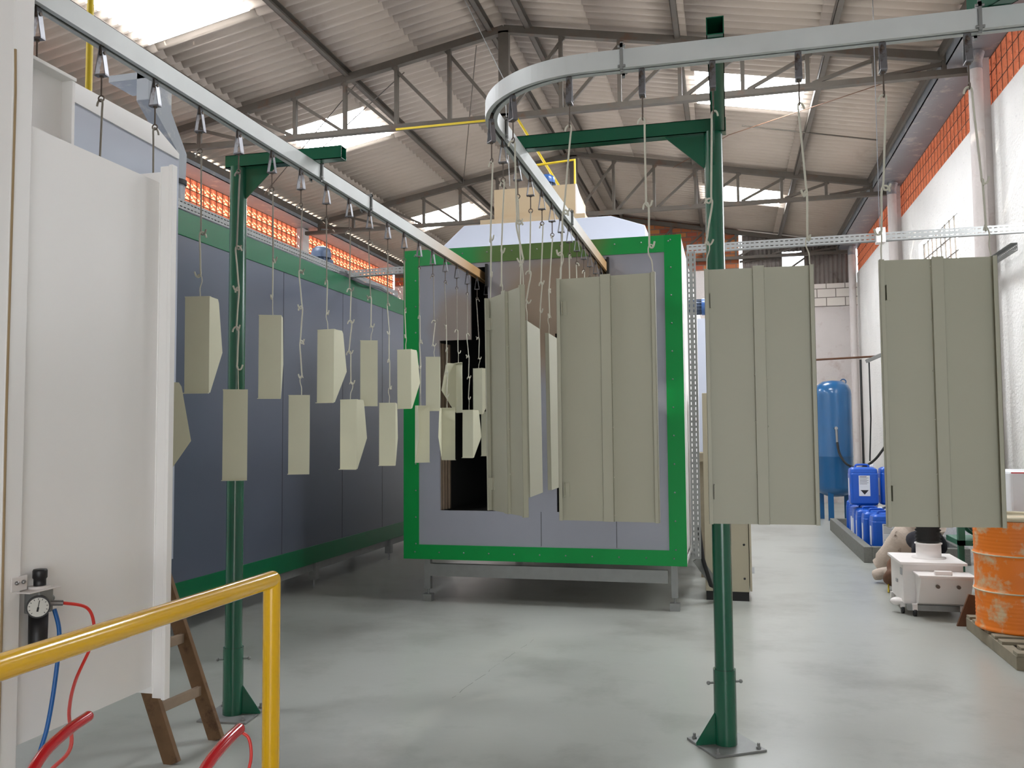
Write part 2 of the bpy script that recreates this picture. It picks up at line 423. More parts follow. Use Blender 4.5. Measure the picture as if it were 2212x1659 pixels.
# corrugated sheet with an opening
def vcorr(mb, x0, x1, z0, z1f, y, per=0.1):
    n = max(2, int((x1-x0)/per*8)); vs = []; fs = []
    for i in range(n+1):
        x = x0+(x1-x0)*i/n; yy = y + 0.018*math.cos(2*PI*x/per)
        vs += [(x, yy, z0), (x, yy, z1f(x) if callable(z1f) else z1f)]
    for i in range(n): fs.append((2*i, 2*i+2, 2*i+3, 2*i+1))
    return mb.add(vs, fs, True)
mb = MB(); topf = lambda x: rz_(x) - (0.10 if x < 2.0 else 0.04)
vcorr(mb, 0.41, 1.33, 5.16, topf, YE+0.02); vcorr(mb, 1.33, 1.83, 5.16, 5.45, YE+0.02); vcorr(mb, 1.33, 1.83, 5.98, topf, YE+0.02); vcorr(mb, 1.83, XR, 5.16, topf, YE+0.02)
part('corrugated_sheet', mb, 'corr_wall', we)
mb = MB(); mb.bar((0.34,YE-0.06,5.78),(3.0,YE-0.06,6.02),0.05,0.05); mb.bar((0.9,YE-0.06,5.16),(2.6,YE-0.06,6.3),0.04,0.04); mb.bar((1.3,YE-0.05,5.2),(1.3,YE-0.05,6.4),0.05,0.05); mb.bar((1.86,YE-0.05,5.2),(1.86,YE-0.05,6.3),0.05,0.05)
part('steel_framing', mb, 'steel_dark', we)
# unseen back wall; its assumed gate opening is sized for the front light
mb = MB(); mb.box(XL, -0.2, YB-0.15, YB, 0, 7.2); mb.box(-0.2, XR+0.2, YB-0.15, YB, 3.2, 7.2)
struct('wall_back', mb, 'plaster')

# windows in the right wall: lit panes behind a slanted bar grille
for i, (a, b) in enumerate(WIN):
    n_ = 11 + i
    o = struct('window_%d' % n_, MB().box(XR+0.13, XR+0.14, a, b, Z0w, Z1w), 'pane')
    mb = MB(); t = 0.03
    for (p, q) in (((a, Z0w), (b, Z0w)), ((a, Z1w), (b, Z1w)), ((a, Z0w), (a, Z1w)), ((b, Z0w), (b, Z1w)), (((a+b)/2, Z0w), ((a+b)/2, Z1w))):
        mb.bar((XR+0.10, p[0], p[1]), (XR+0.10, q[0], q[1]), 0.03, t, up=(1,0,0))
    part('window_frame', mb, 'galv', o)
    mb = MB()
    for j in range(5):
        zz = Z0w + 0.25*j; mb.bar((XR+0.08, a, zz), (XR+0.08, b, zz+0.02), 0.022, 0.022)
    for j in range(9):
        yy = a + (b-a)*(j+0.5)/9; mb.bar((XR+0.08, yy, Z0w), (XR+0.08, yy+0.12, Z1w), 0.020, 0.020)
    part('window_bars', mb, 'steel_dark', o)

# trusses
TN = {0: 'roof truss behind the photographer', 1: 'roof truss above the painting booth, nearest to the viewer'}
def truss(y, label, grp):
    t = thing('roof_truss', label, 'roof truss', (XC, y, 5.8), 0, grp)
    part('top_chord', MB().bar((XL+0.1,y,5.99),(XC,y,7.05),0.09,0.10), 'steel_dark', t)
    part('top_chord', MB().bar((XR-0.1,y,5.99),(XC,y,7.05),0.09,0.10), 'steel_dark', t)
    part('bottom_chord', MB().bar((XL+0.1,y,5.86),(XR-0.1,y,5.86),0.09,0.07), 'steel_dark', t)
    part('king_post', MB().box(XC-0.07,XC+0.07,y-0.045,y+0.045,5.86,7.02), 'steel_dark', t)
    for s_ in (-1, 1):
        for i in range(1, 8):
            x = XC + s_*0.765*i; zt = 7.05-0.19*0.765*i
            part('vertical', MB().box(x-0.025,x+0.025,y-0.03,y+0.03,5.88,zt-0.03), 'steel_dark', t)
            if i < 8: part('diagonal', MB().bar((x+s_*0.05,y,zt-0.05),(x-s_*(0.765-0.06),y,5.90),0.035,0.045), 'steel_dark', t)
    return t
truss(0.25, 'rusty steel roof truss behind the photographer', 'roof trusses')
truss(5.6, 'brown steel roof truss right over the booth at the top edge', 'roof trusses')
truss(10.95, 'brown steel lattice roof truss with its peak at the top centre, largest in view', 'roof trusses')
truss(16.3, 'brown steel roof truss behind the blue fan motor, second from the top edge', 'roof trusses')
truss(21.42, 'brown steel roof truss against the far red brick gable', 'roof trusses')
# purlins
for x, lb in ((-8.18,'dark eave purlin above the glowing left openwork blocks'),(-6.86,'roof purlin below the left row of skylights'),(-5.05,'roof purlin just above the left row of skylights'),(-4.0,'roof purlin half way up the left roof slope'),(-2.99,'left one of the two purlins at the roof ridge'),
              (-2.47,'right one of the two purlins at the roof ridge'),(-1.6,'roof purlin half way up the right roof slope'),(-0.53,'roof purlin just above the right row of skylights'),(1.28,'roof purlin below the right row of skylights'),(2.52,'dark eave purlin above the right gutter')):
    h = 0.10; z = rz_(x)-0.03-h
    if abs(x-XC) > 5: h = 0.13; z = rz_(x)-0.035-h
    if x in (-4.0, -1.6): continue
    mb = MB()
    if abs(x-XC) > 5:
        sg = -1 if x < XC else 1; xi = x+0.02 if x < XC else x-0.02; zt = rz_(xi)-0.030
        mb.box(x-0.02, x+0.02, YB, YE-0.05, zt-0.12, zt)
        single('roof_purlin', mb, 'steel_dark', 'brown steel '+lb, 'purlin', 'roof purlins'); continue
    mb.box(x-0.035, x+0.035, YB, YE-0.05, z, z+0.006); mb.box(x-0.035, x-0.029, YB, YE-0.05, z, z+h); mb.box(x-0.035, x+0.035, YB, YE-0.05, z+h-0.006, z+h)
    single('roof_purlin', mb, 'steel_dark', 'brown steel '+lb, 'purlin', 'roof purlins')
# thin bracing rods and hanging wires under the roof
def rod(name, pts, r, m, label, cat, group=None): return single(name, MB().tube(pts, r, 6), m, label, cat, group)
rod('brace_rod', [(2.4,11.05,5.98),(0.1,14.2,6.45),(-0.9,16.2,6.6)], 0.006, 'rustwood', 'thin rusty bracing rod crossing under the right roof slope', 'rod', 'bracing rods')
rod('brace_rod', [(2.3,14.0,6.1),(0.3,13.9,6.48)], 0.012, 'steel_dark', 'thin steel sag rod level across the right roof slope between two purlins', 'rod', 'bracing rods')
rod('brace_rod', [(-5.0,11.1,6.6),(-8.1,14.0,6.05)], 0.008, 'steel_dark', 'thin rusty bracing rod under the left roof slope over the tunnel', 'rod', 'bracing rods')
rod('brace_rod', [(-4.2,10.9,6.6),(-6.6,12.9,6.25)], 0.008, 'steel_dark', 'thin rusty bracing rod beside the middle left skylight', 'rod', 'bracing rods')
rod('brace_rod', [(-3.2,11.0,6.9),(-5.0,16.2,6.6)], 0.008, 'steel_dark', 'thin rusty bracing rod on the left slope near the ridge', 'rod', 'bracing rods')
rod('hanging_wire', [(1.56,9.5,6.35),(1.553,9.5,3.70)], 0.004, 'cable', 'thin steel wire holding up the level cable tray from the roof', 'wire')
rod('hanging_wire', [(-3.0,9.2,7.0),(-2.35,9.2,5.6),(-2.3,9.2,4.4)], 0.004, 'galv', 'thin wire coming down beside the roof ridge to the fan housing', 'wire')

# downpipes in front of the right-hand columns
for y, x, lb in ((10.62, 2.80, 'stained white downpipe in front of the nearer right wall column'), (15.95, 2.82, 'stained white downpipe beside the second right wall column'), (21.2, 2.84, 'stained white downpipe in the far right corner of the hall')):
    t = thing('downpipe', lb, 'downpipe', (x, y, 0), 0, 'downpipes on the right wall')
    part('pipe', MB().cyl((x,y,0),(x,y,5.75),0.075,16), 'plaster_end', t)
    part('outlet_elbow', MB().tube([(x,y,5.74),(x,y,5.85),(x+0.03,y,5.95)],0.08,12), 'gutter', t)

# ------------------------------------------------------------------ perforated cable trays
def tray(name, p, q, width, label, vertical=False, depth=0.06, group=None):
    """U channel with two rows of slots in its visible flange"""
    p = Vector(p); q = Vector(q); d = (q-p); Ln = d.length; d.normalize()
    side = Vector((0,0,1)) if not vertical else Vector((1,0,0))
    out = Vector((0,-1,0)) if abs(d.y) < 0.7 else Vector((1,0,0))
    mb = MB(); pitch = 0.05 if not vertical else 0.05; n = int(Ln/pitch); t = 0.002
    def quad(a0, a1, s0, s1, dd=0.0):
        vs = []
        for dp in (dd, dd+t):
            for (a, s_) in ((a0,s0),(a1,s0),(a1,s1),(a0,s1)): vs.append(p + d*a + side*s_ + out*dp)
        mb.add(vs, [(0,3,2,1),(4,5,6,7),(0,1,5,4),(1,2,6,5),(2,3,7,6),(3,0,4,7)])
    rows = [(-width/2, -width*0.30), (-width*0.19, width*0.19), (width*0.30, width/2)]
    for a, b in rows: quad(0, Ln, a, b)
    for (a, b) in ((-width*0.30, -width*0.19), (width*0.19, width*0.30)):
        for i in range(n): quad(i*pitch, i*pitch+pitch*0.42, a, b)
    # side flanges going back
    for s_ in (-width/2, width/2):
        vs = [p+side*s_, p+d*Ln+side*s_, p+d*Ln+side*s_-out*depth, p+side*s_-out*depth]
        vs2 = [v+side*t for v in vs]; mb.add(vs+vs2, [(0,3,2,1),(4,5,6,7),(0,1,5,4),(1,2,6,5),(2,3,7,6),(3,0,4,7)])
    return single(name, mb, 'galv', label, 'cable tray', group)
tray('cable_tray', (-0.40,9.5,3.645), (2.93,9.5,3.66), 0.085, 'long level perforated cable tray running from the oven to the right wall')
tray('cable_tray', (-4.6,9.5,3.575), (-3.25,9.5,3.60), 0.08, 'short perforated cable tray bridging from the blue grey tunnel to the oven')
utray = tray('cable_tray', (-0.325,8.55,0.45), (-0.325,8.55,3.42), 0.085, 'upright perforated cable tray along the right edge of the oven', vertical=True)
tray('cable_tray', (2.86,9.62,3.50), (2.86,13.9,3.50), 0.08, 'perforated cable tray on the right wall beside the nearest door panel')
tray('cable_tray', (-4.41,5.3,3.60), (-4.41,11.2,3.60), 0.08, 'perforated cable tray lying along the top of the blue grey tunnel')
single('tray_bracket', MB().box(1.515,1.60,9.44,9.56,3.585,3.74), 'hopper', 'white clamp holding the hanging wire on the level cable tray', 'bracket', bev=0.004)
for i, lb in enumerate(('lowest grey cable along the tunnel cable tray', 'middle grey cable along the tunnel cable tray', 'topmost grey cable along the tunnel cable tray')):
    single('power_cable', MB().tube([(-4.49+0.02*i,6.0,3.57+0.03*i),(-4.49+0.02*i,8.7,3.57+0.03*i),(-4.46,9.2,3.56+0.02*i),(-4.38,9.42+0.03*i,3.545+0.015*i),(-4.30,9.75+0.04*i,3.50+0.01*i),(-4.34,10.4,3.545+0.01*i),(-4.42,11.2,3.545)],0.012,6), 'cable', lb, 'cable', 'cables over the tunnel')
mb = MB()
mb.tube([(-0.30,8.57,0.75),(-0.27,8.60,0.45),(-0.20,8.70,0.18),(-0.12,8.95,0.10)],0.02,8)
single('power_cable', mb, 'blackrub', 'thick black cable bending from the upright tray into the beige cabinet', 'cable')
mb = MB().bar((-0.325,8.56,0.45),(-0.17,8.86,0.17),0.085,0.01,up=(0,-1,0.3))
part('slanted_foot', mb, 'galv', utray)

# ------------------------------------------------------------------ oven
OY = 8.27
ov = thing('curing_oven', 'large grey curing oven with a broad green frame and dark slots, centre of the hall', 'oven', (OVX, OY, 0))
x0, x1, z0, z1 = -3.19, -0.40, 0.417, 3.53
mb = MB()
for args in ((x0,-3.03,z0,z1), (-0.56,x1,z0,z1)): mb.box(args[0],args[1],OY-0.012,OY+0.02,args[2],args[3])
mb.box(-3.03,-0.56,OY-0.012,OY+0.02,z0,0.56)
part('green_frame', mb, 'green', ov, label='broad green frame')
mb = MB(); mb.box(-3.03,-0.56,OY-0.012,OY+0.02,3.37,z1)
part('top_frame_strip', mb, 'oven_green', ov)
mb = MB()   # front sheet cut by the two T-shaped openings
def fs_(a, b, c, d): mb.box(a,b,OY,OY+0.03,c,d)
fs_(-3.03,-2.81,0.56,3.37); fs_(-2.81,-1.955,0.56,0.90); fs_(-2.81,-2.48,2.60,3.37); fs_(-2.30,-1.955,2.60,3.37); fs_(-2.48,-2.30,3.325,3.37)
fs_(-1.955,-1.625,0.56,3.37); fs_(-1.625,-0.77,0.56,0.90); fs_(-1.625,-1.17,2.63,3.37); fs_(-1.10,-0.77,2.63,3.37); fs_(-1.17,-1.10,3.335,3.37); fs_(-0.77,-0.56,0.56,3.37)
part('front_panel', mb, 'oven_front', ov)
mb = MB()
mb.box(x0+0.02,x0+0.05,OY+0.02,16.5,z0,z1-0.02); mb.box(x1-0.03,x1-0.005,OY+0.02,16.5,z0+0.1,z1-0.05); mb.box(x0+0.02,x1-0.005,OY+0.02,16.5,z1-0.04,z1-0.01); mb.box(x0+0.02,x1-0.005,OY+0.02,16.5,z0,z0+0.04); mb.box(x0+0.05,x1-0.03,16.4,16.5,z0,z1)
part('casing', mb, 'booth_white', ov, label='pale side casing')
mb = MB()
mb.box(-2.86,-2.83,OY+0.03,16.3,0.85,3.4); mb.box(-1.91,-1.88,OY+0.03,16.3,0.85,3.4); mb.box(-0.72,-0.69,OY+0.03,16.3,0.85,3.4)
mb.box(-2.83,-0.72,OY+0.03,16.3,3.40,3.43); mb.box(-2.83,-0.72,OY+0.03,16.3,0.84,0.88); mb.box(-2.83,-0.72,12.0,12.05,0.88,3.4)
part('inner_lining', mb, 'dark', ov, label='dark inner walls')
mb = MB()
for i in range(4): mb.box(-2.83+0.012*i,-2.815+0.012*i,OY+0.04+i*0.06,OY+0.08+i*0.06,0.90,2.58)
part('door_jamb', mb, 'wood_rung', ov, label='ribbed tan edge inside the left opening')
for x in (-2.315,-1.105): part('slot_edge', MB().box(x, x+0.022, OY-0.05, OY+0.005, 3.12, 3.345), 'blackrub', ov)
mb = MB()
zz = z0+0.07
for i in range(11):
    x = x0+0.12+i*0.255
    for z_ in (zz, z1-0.06): mb.sphere((x,OY-0.012,z_),0.008,6,4)
for i in range(12):
    z_ = z0+0.15+i*0.265
    for x in (x0+0.13, x1-0.10): mb.sphere((x,OY-0.012,z_),0.008,6,4)
r_ = part('rivets', mb, 'steel', ov)
part('support_beam', MB().box(-2.92,-0.58,OY+0.02,OY+0.08,0.25,0.37), 'galv', ov)
for x in (-2.95,-0.52):
    for y in (OY+0.05, 12.2, 16.2):
        lg = part('leg', MB().box(x-0.03,x+0.03,y-0.03,y+0.03,0.12,0.42), 'galv', ov)
        mb = MB().cyl((x,y,0.05),(x,y,0.13),0.012,8); mb.box(x-0.045,x+0.045,y-0.045,y+0.045,0,0.07); part('levelling_foot', mb, 'galv', lg)
# seams in the front sheet
mb = MB()
for x in (-1.78,-1.05): mb.box(x-0.002,x+0.002,OY-0.0015,OY,0.57,0.90)
part('sheet_seam', mb, 'dark', ov)
# hood on top of the oven
hd = thing('exhaust_hood', 'pale trapezoid exhaust hood lying on top of the green framed oven', 'hood', (-1.97, 9.9, 3.53))
HYF = 9.1
mb = MB().prism([(-3.3,3.53),(-2.80,3.965),(-1.17,3.965),(-0.81,3.84),(-0.80,3.53)], HYF, 12.5, lambda u, v, t: (u, t, v))
part('hood_body', mb, 'booth_blue', hd, bev=0.006)
mb = MB().box(-2.62,-1.45,HYF+0.02,HYF+0.9,3.96,4.02)
part('base_flange', mb, 'tan', hd)
fb = thing('fan_housing', 'tan sheet metal fan housing with a slanted white side on top of the hood', 'fan housing', (-2.02, 9.6, 4.02))
mb = MB().box(-2.48,-1.565,9.2,9.215,4.02,4.37)
part('front_cover', mb, 'tan', fb)
mb = MB().prism([(9.215,4.02),(9.9,4.02),(9.9,4.30),(9.215,4.37)], -2.48, -1.565, lambda u, v, t: (t, u, v))
part('housing_box', mb, 'tan', fb)
mb = MB().prism([(9.2,4.37),(9.2,4.04),(9.34,4.04),(9.4,3.98),(9.98,3.98),(9.98,4.14)], -1.565, -1.55, lambda u, v, t: (t, u, v))
part('side_cover', mb, 'hopper', fb, label='white slanted side cover')
def motor(name, x, y, z, label, mcap, r=0.11, h=0.24, axis='z', group='fan motors'):
    t = thing(name, label, 'motor', (x, y, z), 0, group)
    if axis == 'z':
        mb = MB().lathe([(0.0,0),(r*0.9,0),(r*0.9,h*0.55),(0,h*0.55)], 20)
        for q in range(16):
            a = 2*PI*q/16; mb.bar((r*0.9*math.cos(a),r*0.9*math.sin(a),0.01),(r*0.9*math.cos(a),r*0.9*math.sin(a),h*0.55),0.006,0.018,up=(math.cos(a),math.sin(a),0))
        part('finned_body', mb, 'motor_grey', t, local=True)
        part('fan_cowl', MB().lathe([(r*1.08,h*0.5),(r*1.1,h*0.72),(r*0.98,h*0.88),(r*0.6,h*0.98),(0,h)], 24), mcap, t, local=True)
        part('terminal_box', MB().box(r*0.7,r*1.3,-0.04,0.04,h*0.1,h*0.4), 'motor_grey', t, local=True)
    else:
        mb = MB().lathe([(0,0),(r*0.9,0),(r*0.9,h*0.6),(0,h*0.6)], 20, axis='x')
        for q in range(16):
            a = 2*PI*q/16; mb.bar((0.01,r*0.9*math.cos(a),r*0.9*math.sin(a)),(h*0.6,r*0.9*math.cos(a),r*0.9*math.sin(a)),0.006,0.018,up=(0,math.cos(a),math.sin(a)))
        part('finned_body', mb, 'motor_grey', t, local=True)
        part('fan_cowl', MB().lathe([(r*1.08,h*0.55),(r*1.1,h*0.75),(r*0.95,h*0.92),(r*0.5,h),(0,h*1.01)], 24, axis='x'), mcap, t, local=True)
    return t
motor('fan_motor', -1.93, 9.45, 4.37, 'small blue domed fan motor standing on the tan fan housing', 'motor_blue', 0.085, 0.20)
motor('fan_motor', -4.95, 9.95, 3.74, 'grey blue fan motor on top of the blue grey tunnel by the openwork blocks', 'motor_grey', 0.115, 0.30)
motor('fan_motor', -0.40, 9.6, 3.02, 'blue motor sticking out sideways from the right flank of the oven', 'motor_blue', 0.085, 0.26, axis='x')
mb = MB().box(-5.15,-4.75,9.75,10.15,3.52,3.75); single('motor_base', mb, 'booth_blue', 'pale duct box under the grey blue fan motor on the tunnel', 'duct', bev=0.005)
# yellow gas pipes
single('gas_pipe', MB().tube([(-4.3,10.85,5.80),(-2.62,10.85,5.80),(-2.60,10.8,5.78),(-1.75,9.75,4.35)],0.016,8), 'yellow_pipe', 'yellow gas pipe along the truss and slanting down to the fan housing', 'pipe')
single('gas_pipe', MB().tube([(-2.2,9.8,4.80),(-1.67,9.8,4.83),(-1.67,9.8,4.29)],0.016,8), 'yellow_pipe', 'yellow gas pipe bent square above the fan housing', 'pipe')
single('gas_pipe', MB().tube([(-3.4,4.0,4.6),(-3.4,4.0,3.2)],0.018,8), 'yellow_pipe', 'upright yellow gas pipe behind the left conveyor rail at top left', 'pipe')

# ------------------------------------------------------------------ blue grey tunnel
TX = -4.37
tn = thing('pretreatment_tunnel', 'long blue grey tunnel with glossy green edge strips along the left side', 'tunnel', (-5.2, 8.6, 0))
ya, yb = 4.9, 13.5
part('side_panel', MB().box(TX-0.03,TX,ya,yb,0.45,3.36), 'tunnel_panel', tn)
part('top_strip', MB().box(TX-0.04,TX+0.008,ya,yb,3.32,3.53), 'green_tunnel', tn, bev=0.004)
part('bottom_strip', MB().box(TX-0.04,TX+0.008,ya,yb,0.28,0.47), 'green_tunnel', tn, bev=0.004)
mb = MB().box(-6.0,TX-0.03,ya,yb,3.46,3.52); mb.box(-6.0,-5.97,ya,yb,0.3,3.5); mb.box(-6.0,TX-0.03,ya,ya+0.03,0.3,3.5); mb.box(-6.0,TX-0.03,yb-0.03,yb,0.3,3.5); mb.box(-6.0,TX-0.03,ya,yb,0.28,0.32)
part('casing', mb, 'booth_blue', tn)
mb = MB()
for y in (7.0,7.95,9.35,10.55): mb.box(TX-0.001,TX+0.0015,y-0.003,y+0.003,0.47,3.32)
part('panel_seam', mb, 'dark', tn)
for y in (6.3,8.75,10.9,13.0):
    for x in (TX-0.05,-5.9):
        lg = part('leg', MB().box(x-0.04,x+0.04,y-0.04,y+0.04,0.09,0.3), 'galv', tn); part('levelling_foot', MB().cyl((x,y,0),(x,y,0.1),0.012,8), 'steel', lg)
part('base_beam', MB().box(TX-0.09,TX-0.04,ya,yb,0.19,0.28), 'galv', tn)
for y in (8.75,10.9): part('cross_beam', MB().box(-5.9,TX-0.05,y-0.03,y+0.03,0.17,0.26), 'dark', tn)
# duct landing on the tunnel
du = thing('exhaust_duct', 'grey galvanised exhaust duct with a bend, rising beside the tunnel at left', 'duct', (-4.62, 6.5, 3.53))
mb = MB()
def q4(c, hx, hy): return [(c[0]-hx,c[1]-hy,c[2]),(c[0]+hx,c[1]-hy,c[2]),(c[0]+hx,c[1]+hy,c[2]),(c[0]-hx,c[1]+hy,c[2])]
secs = [q4((-4.62,6.2,4.66),0.06,0.15), q4((-4.62,6.2,4.42),0.06,0.15), q4((-4.62,6.50,4.12),0.06,0.075), q4((-4.62,6.51,3.72),0.05,0.06), ]
vs = [v for s_ in secs for v in s_]; fs = []
for i in range(len(secs)-1):
    for k_ in range(4): fs.append((i*4+k_, i*4+(k_+1)%4, (i+1)*4+(k_+1)%4, (i+1)*4+k_))
fs += [(3,2,1,0)]
mb.add(vs, fs); mb.box(-4.95,-4.56,6.05,6.35,4.60,4.66); part('duct_shaft', mb, 'gutter', du, bev=0.004)
part('collar', MB().cyl((-4.62,6.51,3.84),(-4.62,6.51,3.88),0.09,20), 'blackrub', du)
part('round_outlet', MB().cyl((-4.62,6.51,3.53),(-4.62,6.51,3.84),0.07,20), 'gutter', du)

# ------------------------------------------------------------------ white painting booth, left foreground
bo = thing('painting_booth', 'big white enamelled painting booth with flanged panels filling the left foreground', 'booth', (-1.95, 2.3, 0))
part('side_panel', MB().box(-1.93,-1.90,2.0,2.585,0.815,2.533), 'booth_white', bo)
mb = MB().box(-2.08,-1.895,2.585,2.60,0.79,2.57); mb.box(-1.90,-1.845,2.588,2.603,0.775,2.59); mb.box(-1.857,-1.842,2.575,2.603,0.775,2.59)
part('end_flange', mb, 'booth_white', bo, bev=0.002)
part('front_column', MB().box(-1.965,-1.885,1.93,2.0,0,3.6), 'booth_white', bo, bev=0.003)
part('sealant_line', MB().box(-1.970,-1.966,1.925,1.932,0.1,2.76), 'sealant', bo)
part('sealant_line', MB().tube([(-1.884,1.936,0.0),(-1.884,1.938,1.2),(-1.884,1.935,1.7),(-1.884,1.938,2.6),(-1.884,1.934,2.72)],0.0035,6), 'sealant', bo)
part('upper_panel', MB().box(-2.06,-2.03,1.99,2.29,2.3,2.79), 'booth_white', bo)
mb = MB().box(-2.05,-1.99,2.27,2.283,2.3,2.785); mb.box(-2.06,-1.985,2.0,2.283,2.778,2.79)
part('upper_flange', mb, 'booth_white', bo, bev=0.002)
mb = MB().prism([(2.4,1.0),(4.11,1.0),(4.11,3.16),(4.09,3.20),(2.4,3.225)], -2.93, -2.90, lambda u, v, t: (t, u, v))
part('rear_wall', mb, 'booth_blue', bo)
mb = MB().prism([(2.4,3.29),(3.9,3.285),(4.1,3.20),(4.1,3.17),(2.4,3.225)], -3.0, -2.892, lambda u, v, t: (t, u, v))
part('roof_edge', mb, 'booth_white', bo)
part('roof_beam', MB().box(-2.93,-1.95,2.40,2.46,3.36,3.42).box(-1.97,-1.93,1.95,2.46,3.36,3.42).box(-2.96,-2.92,2.40,2.46,3.2,3.42), 'booth_white', bo)
part('front_panel', MB().box(-2.35,-1.965,1.95,1.98,0,2.56), 'grey_panel', bo)
part('front_lintel', MB().box(-2.35,-1.965,1.93,1.99,2.56,2.66), 'booth_white', bo, bev=0.002)
part('front_upper_panel', MB().box(-2.35,-2.005,1.95,1.98,2.66,3.6), 'tan', bo)
part('inner_column', MB().box(-2.03,-1.966,1.94,1.96,0,3.6), 'booth_white', bo)

# ------------------------------------------------------------------ air regulator on the column
rg = thing('air_regulator', 'air filter regulator with round pressure gauge and black knob on the white booth column', 'air regulator', (-1.86, 2.05, 1.05))
X0, Y0 = -1.875, 2.055
mb = MB().box(-1.885,-1.881,1.965,2.02,1.235,1.275); mb.box(-1.91,-1.84,1.985,2.10,1.229,1.233); part('mounting_bracket', mb, 'hopper', rg, bev=0.002)
mb = MB()
for y in (1.98,2.003): mb.sphere((-1.878,y,1.258),0.006,8,6)
part('bracket_bolts', mb, 'steel', rg)
part('adjusting_knob', MB().lathe([(0,1.285),(0.017,1.285),(0.019,1.281),(0.019,1.262),(0.016,1.258),(0.016,1.238),(0.019,1.236),(0,1.236)],24,X0+0.002,Y0), 'black', rg)
part('nut_ring', MB().cyl((X0,Y0,1.228),(X0,Y0,1.240),0.030,20), 'hopper', rg)
mb = MB().box(X0-0.026,X0+0.026,Y0-0.026,Y0+0.026,1.165,1.229); mb.cyl((X0,Y0+0.02,1.197),(X0,Y0+0.05,1.197),0.009,10)
part('regulator_body', mb, 'galv', rg, bev=0.004)
part('filter_bowl', MB().lathe([(0,1.06),(0.020,1.06),(0.024,1.07),(0.025,1.165),(0,1.165)],24,X0,Y0), 'black', rg)
# gauge looking back along the aisle towards the viewer
gz = 1.188; gd = Vector((0.66,-0.75,0)).normalized(); gc = Vector((X0,Y0,gz)) + gd*0.030; sx = Vector((0.75,0.66,0)).normalized()
g = part('gauge_case', MB().cyl(gc, gc+gd*0.016, 0.030, 28), 'black', rg)
fc = gc+gd*0.0165
mb = MB(); mb.cyl(fc, fc+gd*0.0006, 0.026, 28); part('gauge_dial', mb, 'dial', g)
mb = MB().bar(fc+gd*0.001-sx*0.002-Vector((0,0,0.010)), fc+gd*0.001+sx*0.003+Vector((0,0,0.018)), 0.002,0.001,up=gd)
mb.bar(fc+gd*0.001-sx*0.002-Vector((0,0,0.012)), fc+gd*0.001, 0.005,0.001,up=gd)
for q in range(11):
    a = R(225-27*q); dv = sx*math.cos(a)+Vector((0,0,1))*math.sin(a)
    mb.bar(fc+gd*0.001+dv*0.020, fc+gd*0.001+dv*0.024, 0.0015,0.001,up=gd)
part('gauge_needle', mb, 'black', g)
part('hose_fitting', MB().cyl((X0+0.02,Y0+0.015,1.190),(X0+0.045,Y0+0.04,1.186),0.008,10), 'steel', rg)
def smooth_path(pts, n=8):
    P_ = [Vector(p) for p in pts]; out = []
    for i in range(len(P_)-1):
        p0 = P_[max(i-1,0)]; p1 = P_[i]; p2 = P_[i+1]; p3 = P_[min(i+2,len(P_)-1)]
        for k_ in range(n):
            t = k_/n
            out.append(0.5*((2*p1)+(-p0+p2)*t+(2*p0-5*p1+4*p2-p3)*t*t+(-p0+3*p1-3*p2+p3)*t**3))
    out.append(P_[-1]); return out

# ------------------------------------------------------------------ yellow guard rail
gr = thing('guard_rail', 'thick glossy yellow tubular guard rail in the left foreground', 'guard rail', (-1.56, 1.6, 0))
part('top_tube', MB().tube([(-1.553,0.2,1.15),(-1.562,2.775,1.15)],0.030,24), 'yellow', gr)
mb = MB().tube([(-1.562,2.775,0),(-1.562,2.775,1.15)],0.030,24); mb.sphere((-1.562,2.775,1.15),0.030,20,12)
part('end_post', mb, 'yellow', gr)
part('end_post', MB().tube([(-1.553,0.25,0),(-1.553,0.25,1.15)],0.030,24), 'yellow', gr)
for y in (2.775,0.25): part('floor_flange', MB().cyl((-1.56,y,0),(-1.56,y,0.012),0.075,20), 'yellow', gr)

# ------------------------------------------------------------------ red cart with two handles
ct = thing('hand_cart', 'hand cart with two bent glossy red tubular handles at the bottom left', 'cart', (-1.15, 1.3, 0))
for x, dx in ((-1.455,0.0), (-1.063,0.0)):
    pts = smooth_path([(x,1.752,1.005),(x+0.005,1.68,0.995),(x+0.012,1.60,0.970),(x+0.03,1.53,0.92),(x+0.06,1.46,0.83),(x+0.09,1.40,0.70),(x+0.10,1.36,0.45),(x+0.10,1.33,0.14)], 6)
    mb = MB().tube(pts, 0.0125, 16); mb.sphere(pts[0], 0.0125, 14, 8); part('handle', mb, 'red', ct)
part('platform', MB().box(-1.38,-0.94,1.0,1.36,0.12,0.14), 'red', ct, bev=0.004)
mb = MB()
for z in (0.3,0.6): mb.tube([(-1.355,1.345+z*0.03,z),(-0.963,1.345+z*0.03,z)],0.010,10)
part('crossbar', mb, 'red', ct)
for x in (-1.35,-0.97):
    for y in (1.05,1.31):
        part('wheel', MB().lathe([(0.02,x-0.015),(0.058,x-0.015),(0.06,x),(0.058,x+0.015),(0.02,x+0.015)],20,y,0.06,axis='x'), 'blackrub', ct)
        part('axle', MB().bar((x,y,0.06),(x,y,0.125),0.02,0.012), 'steel', ct)

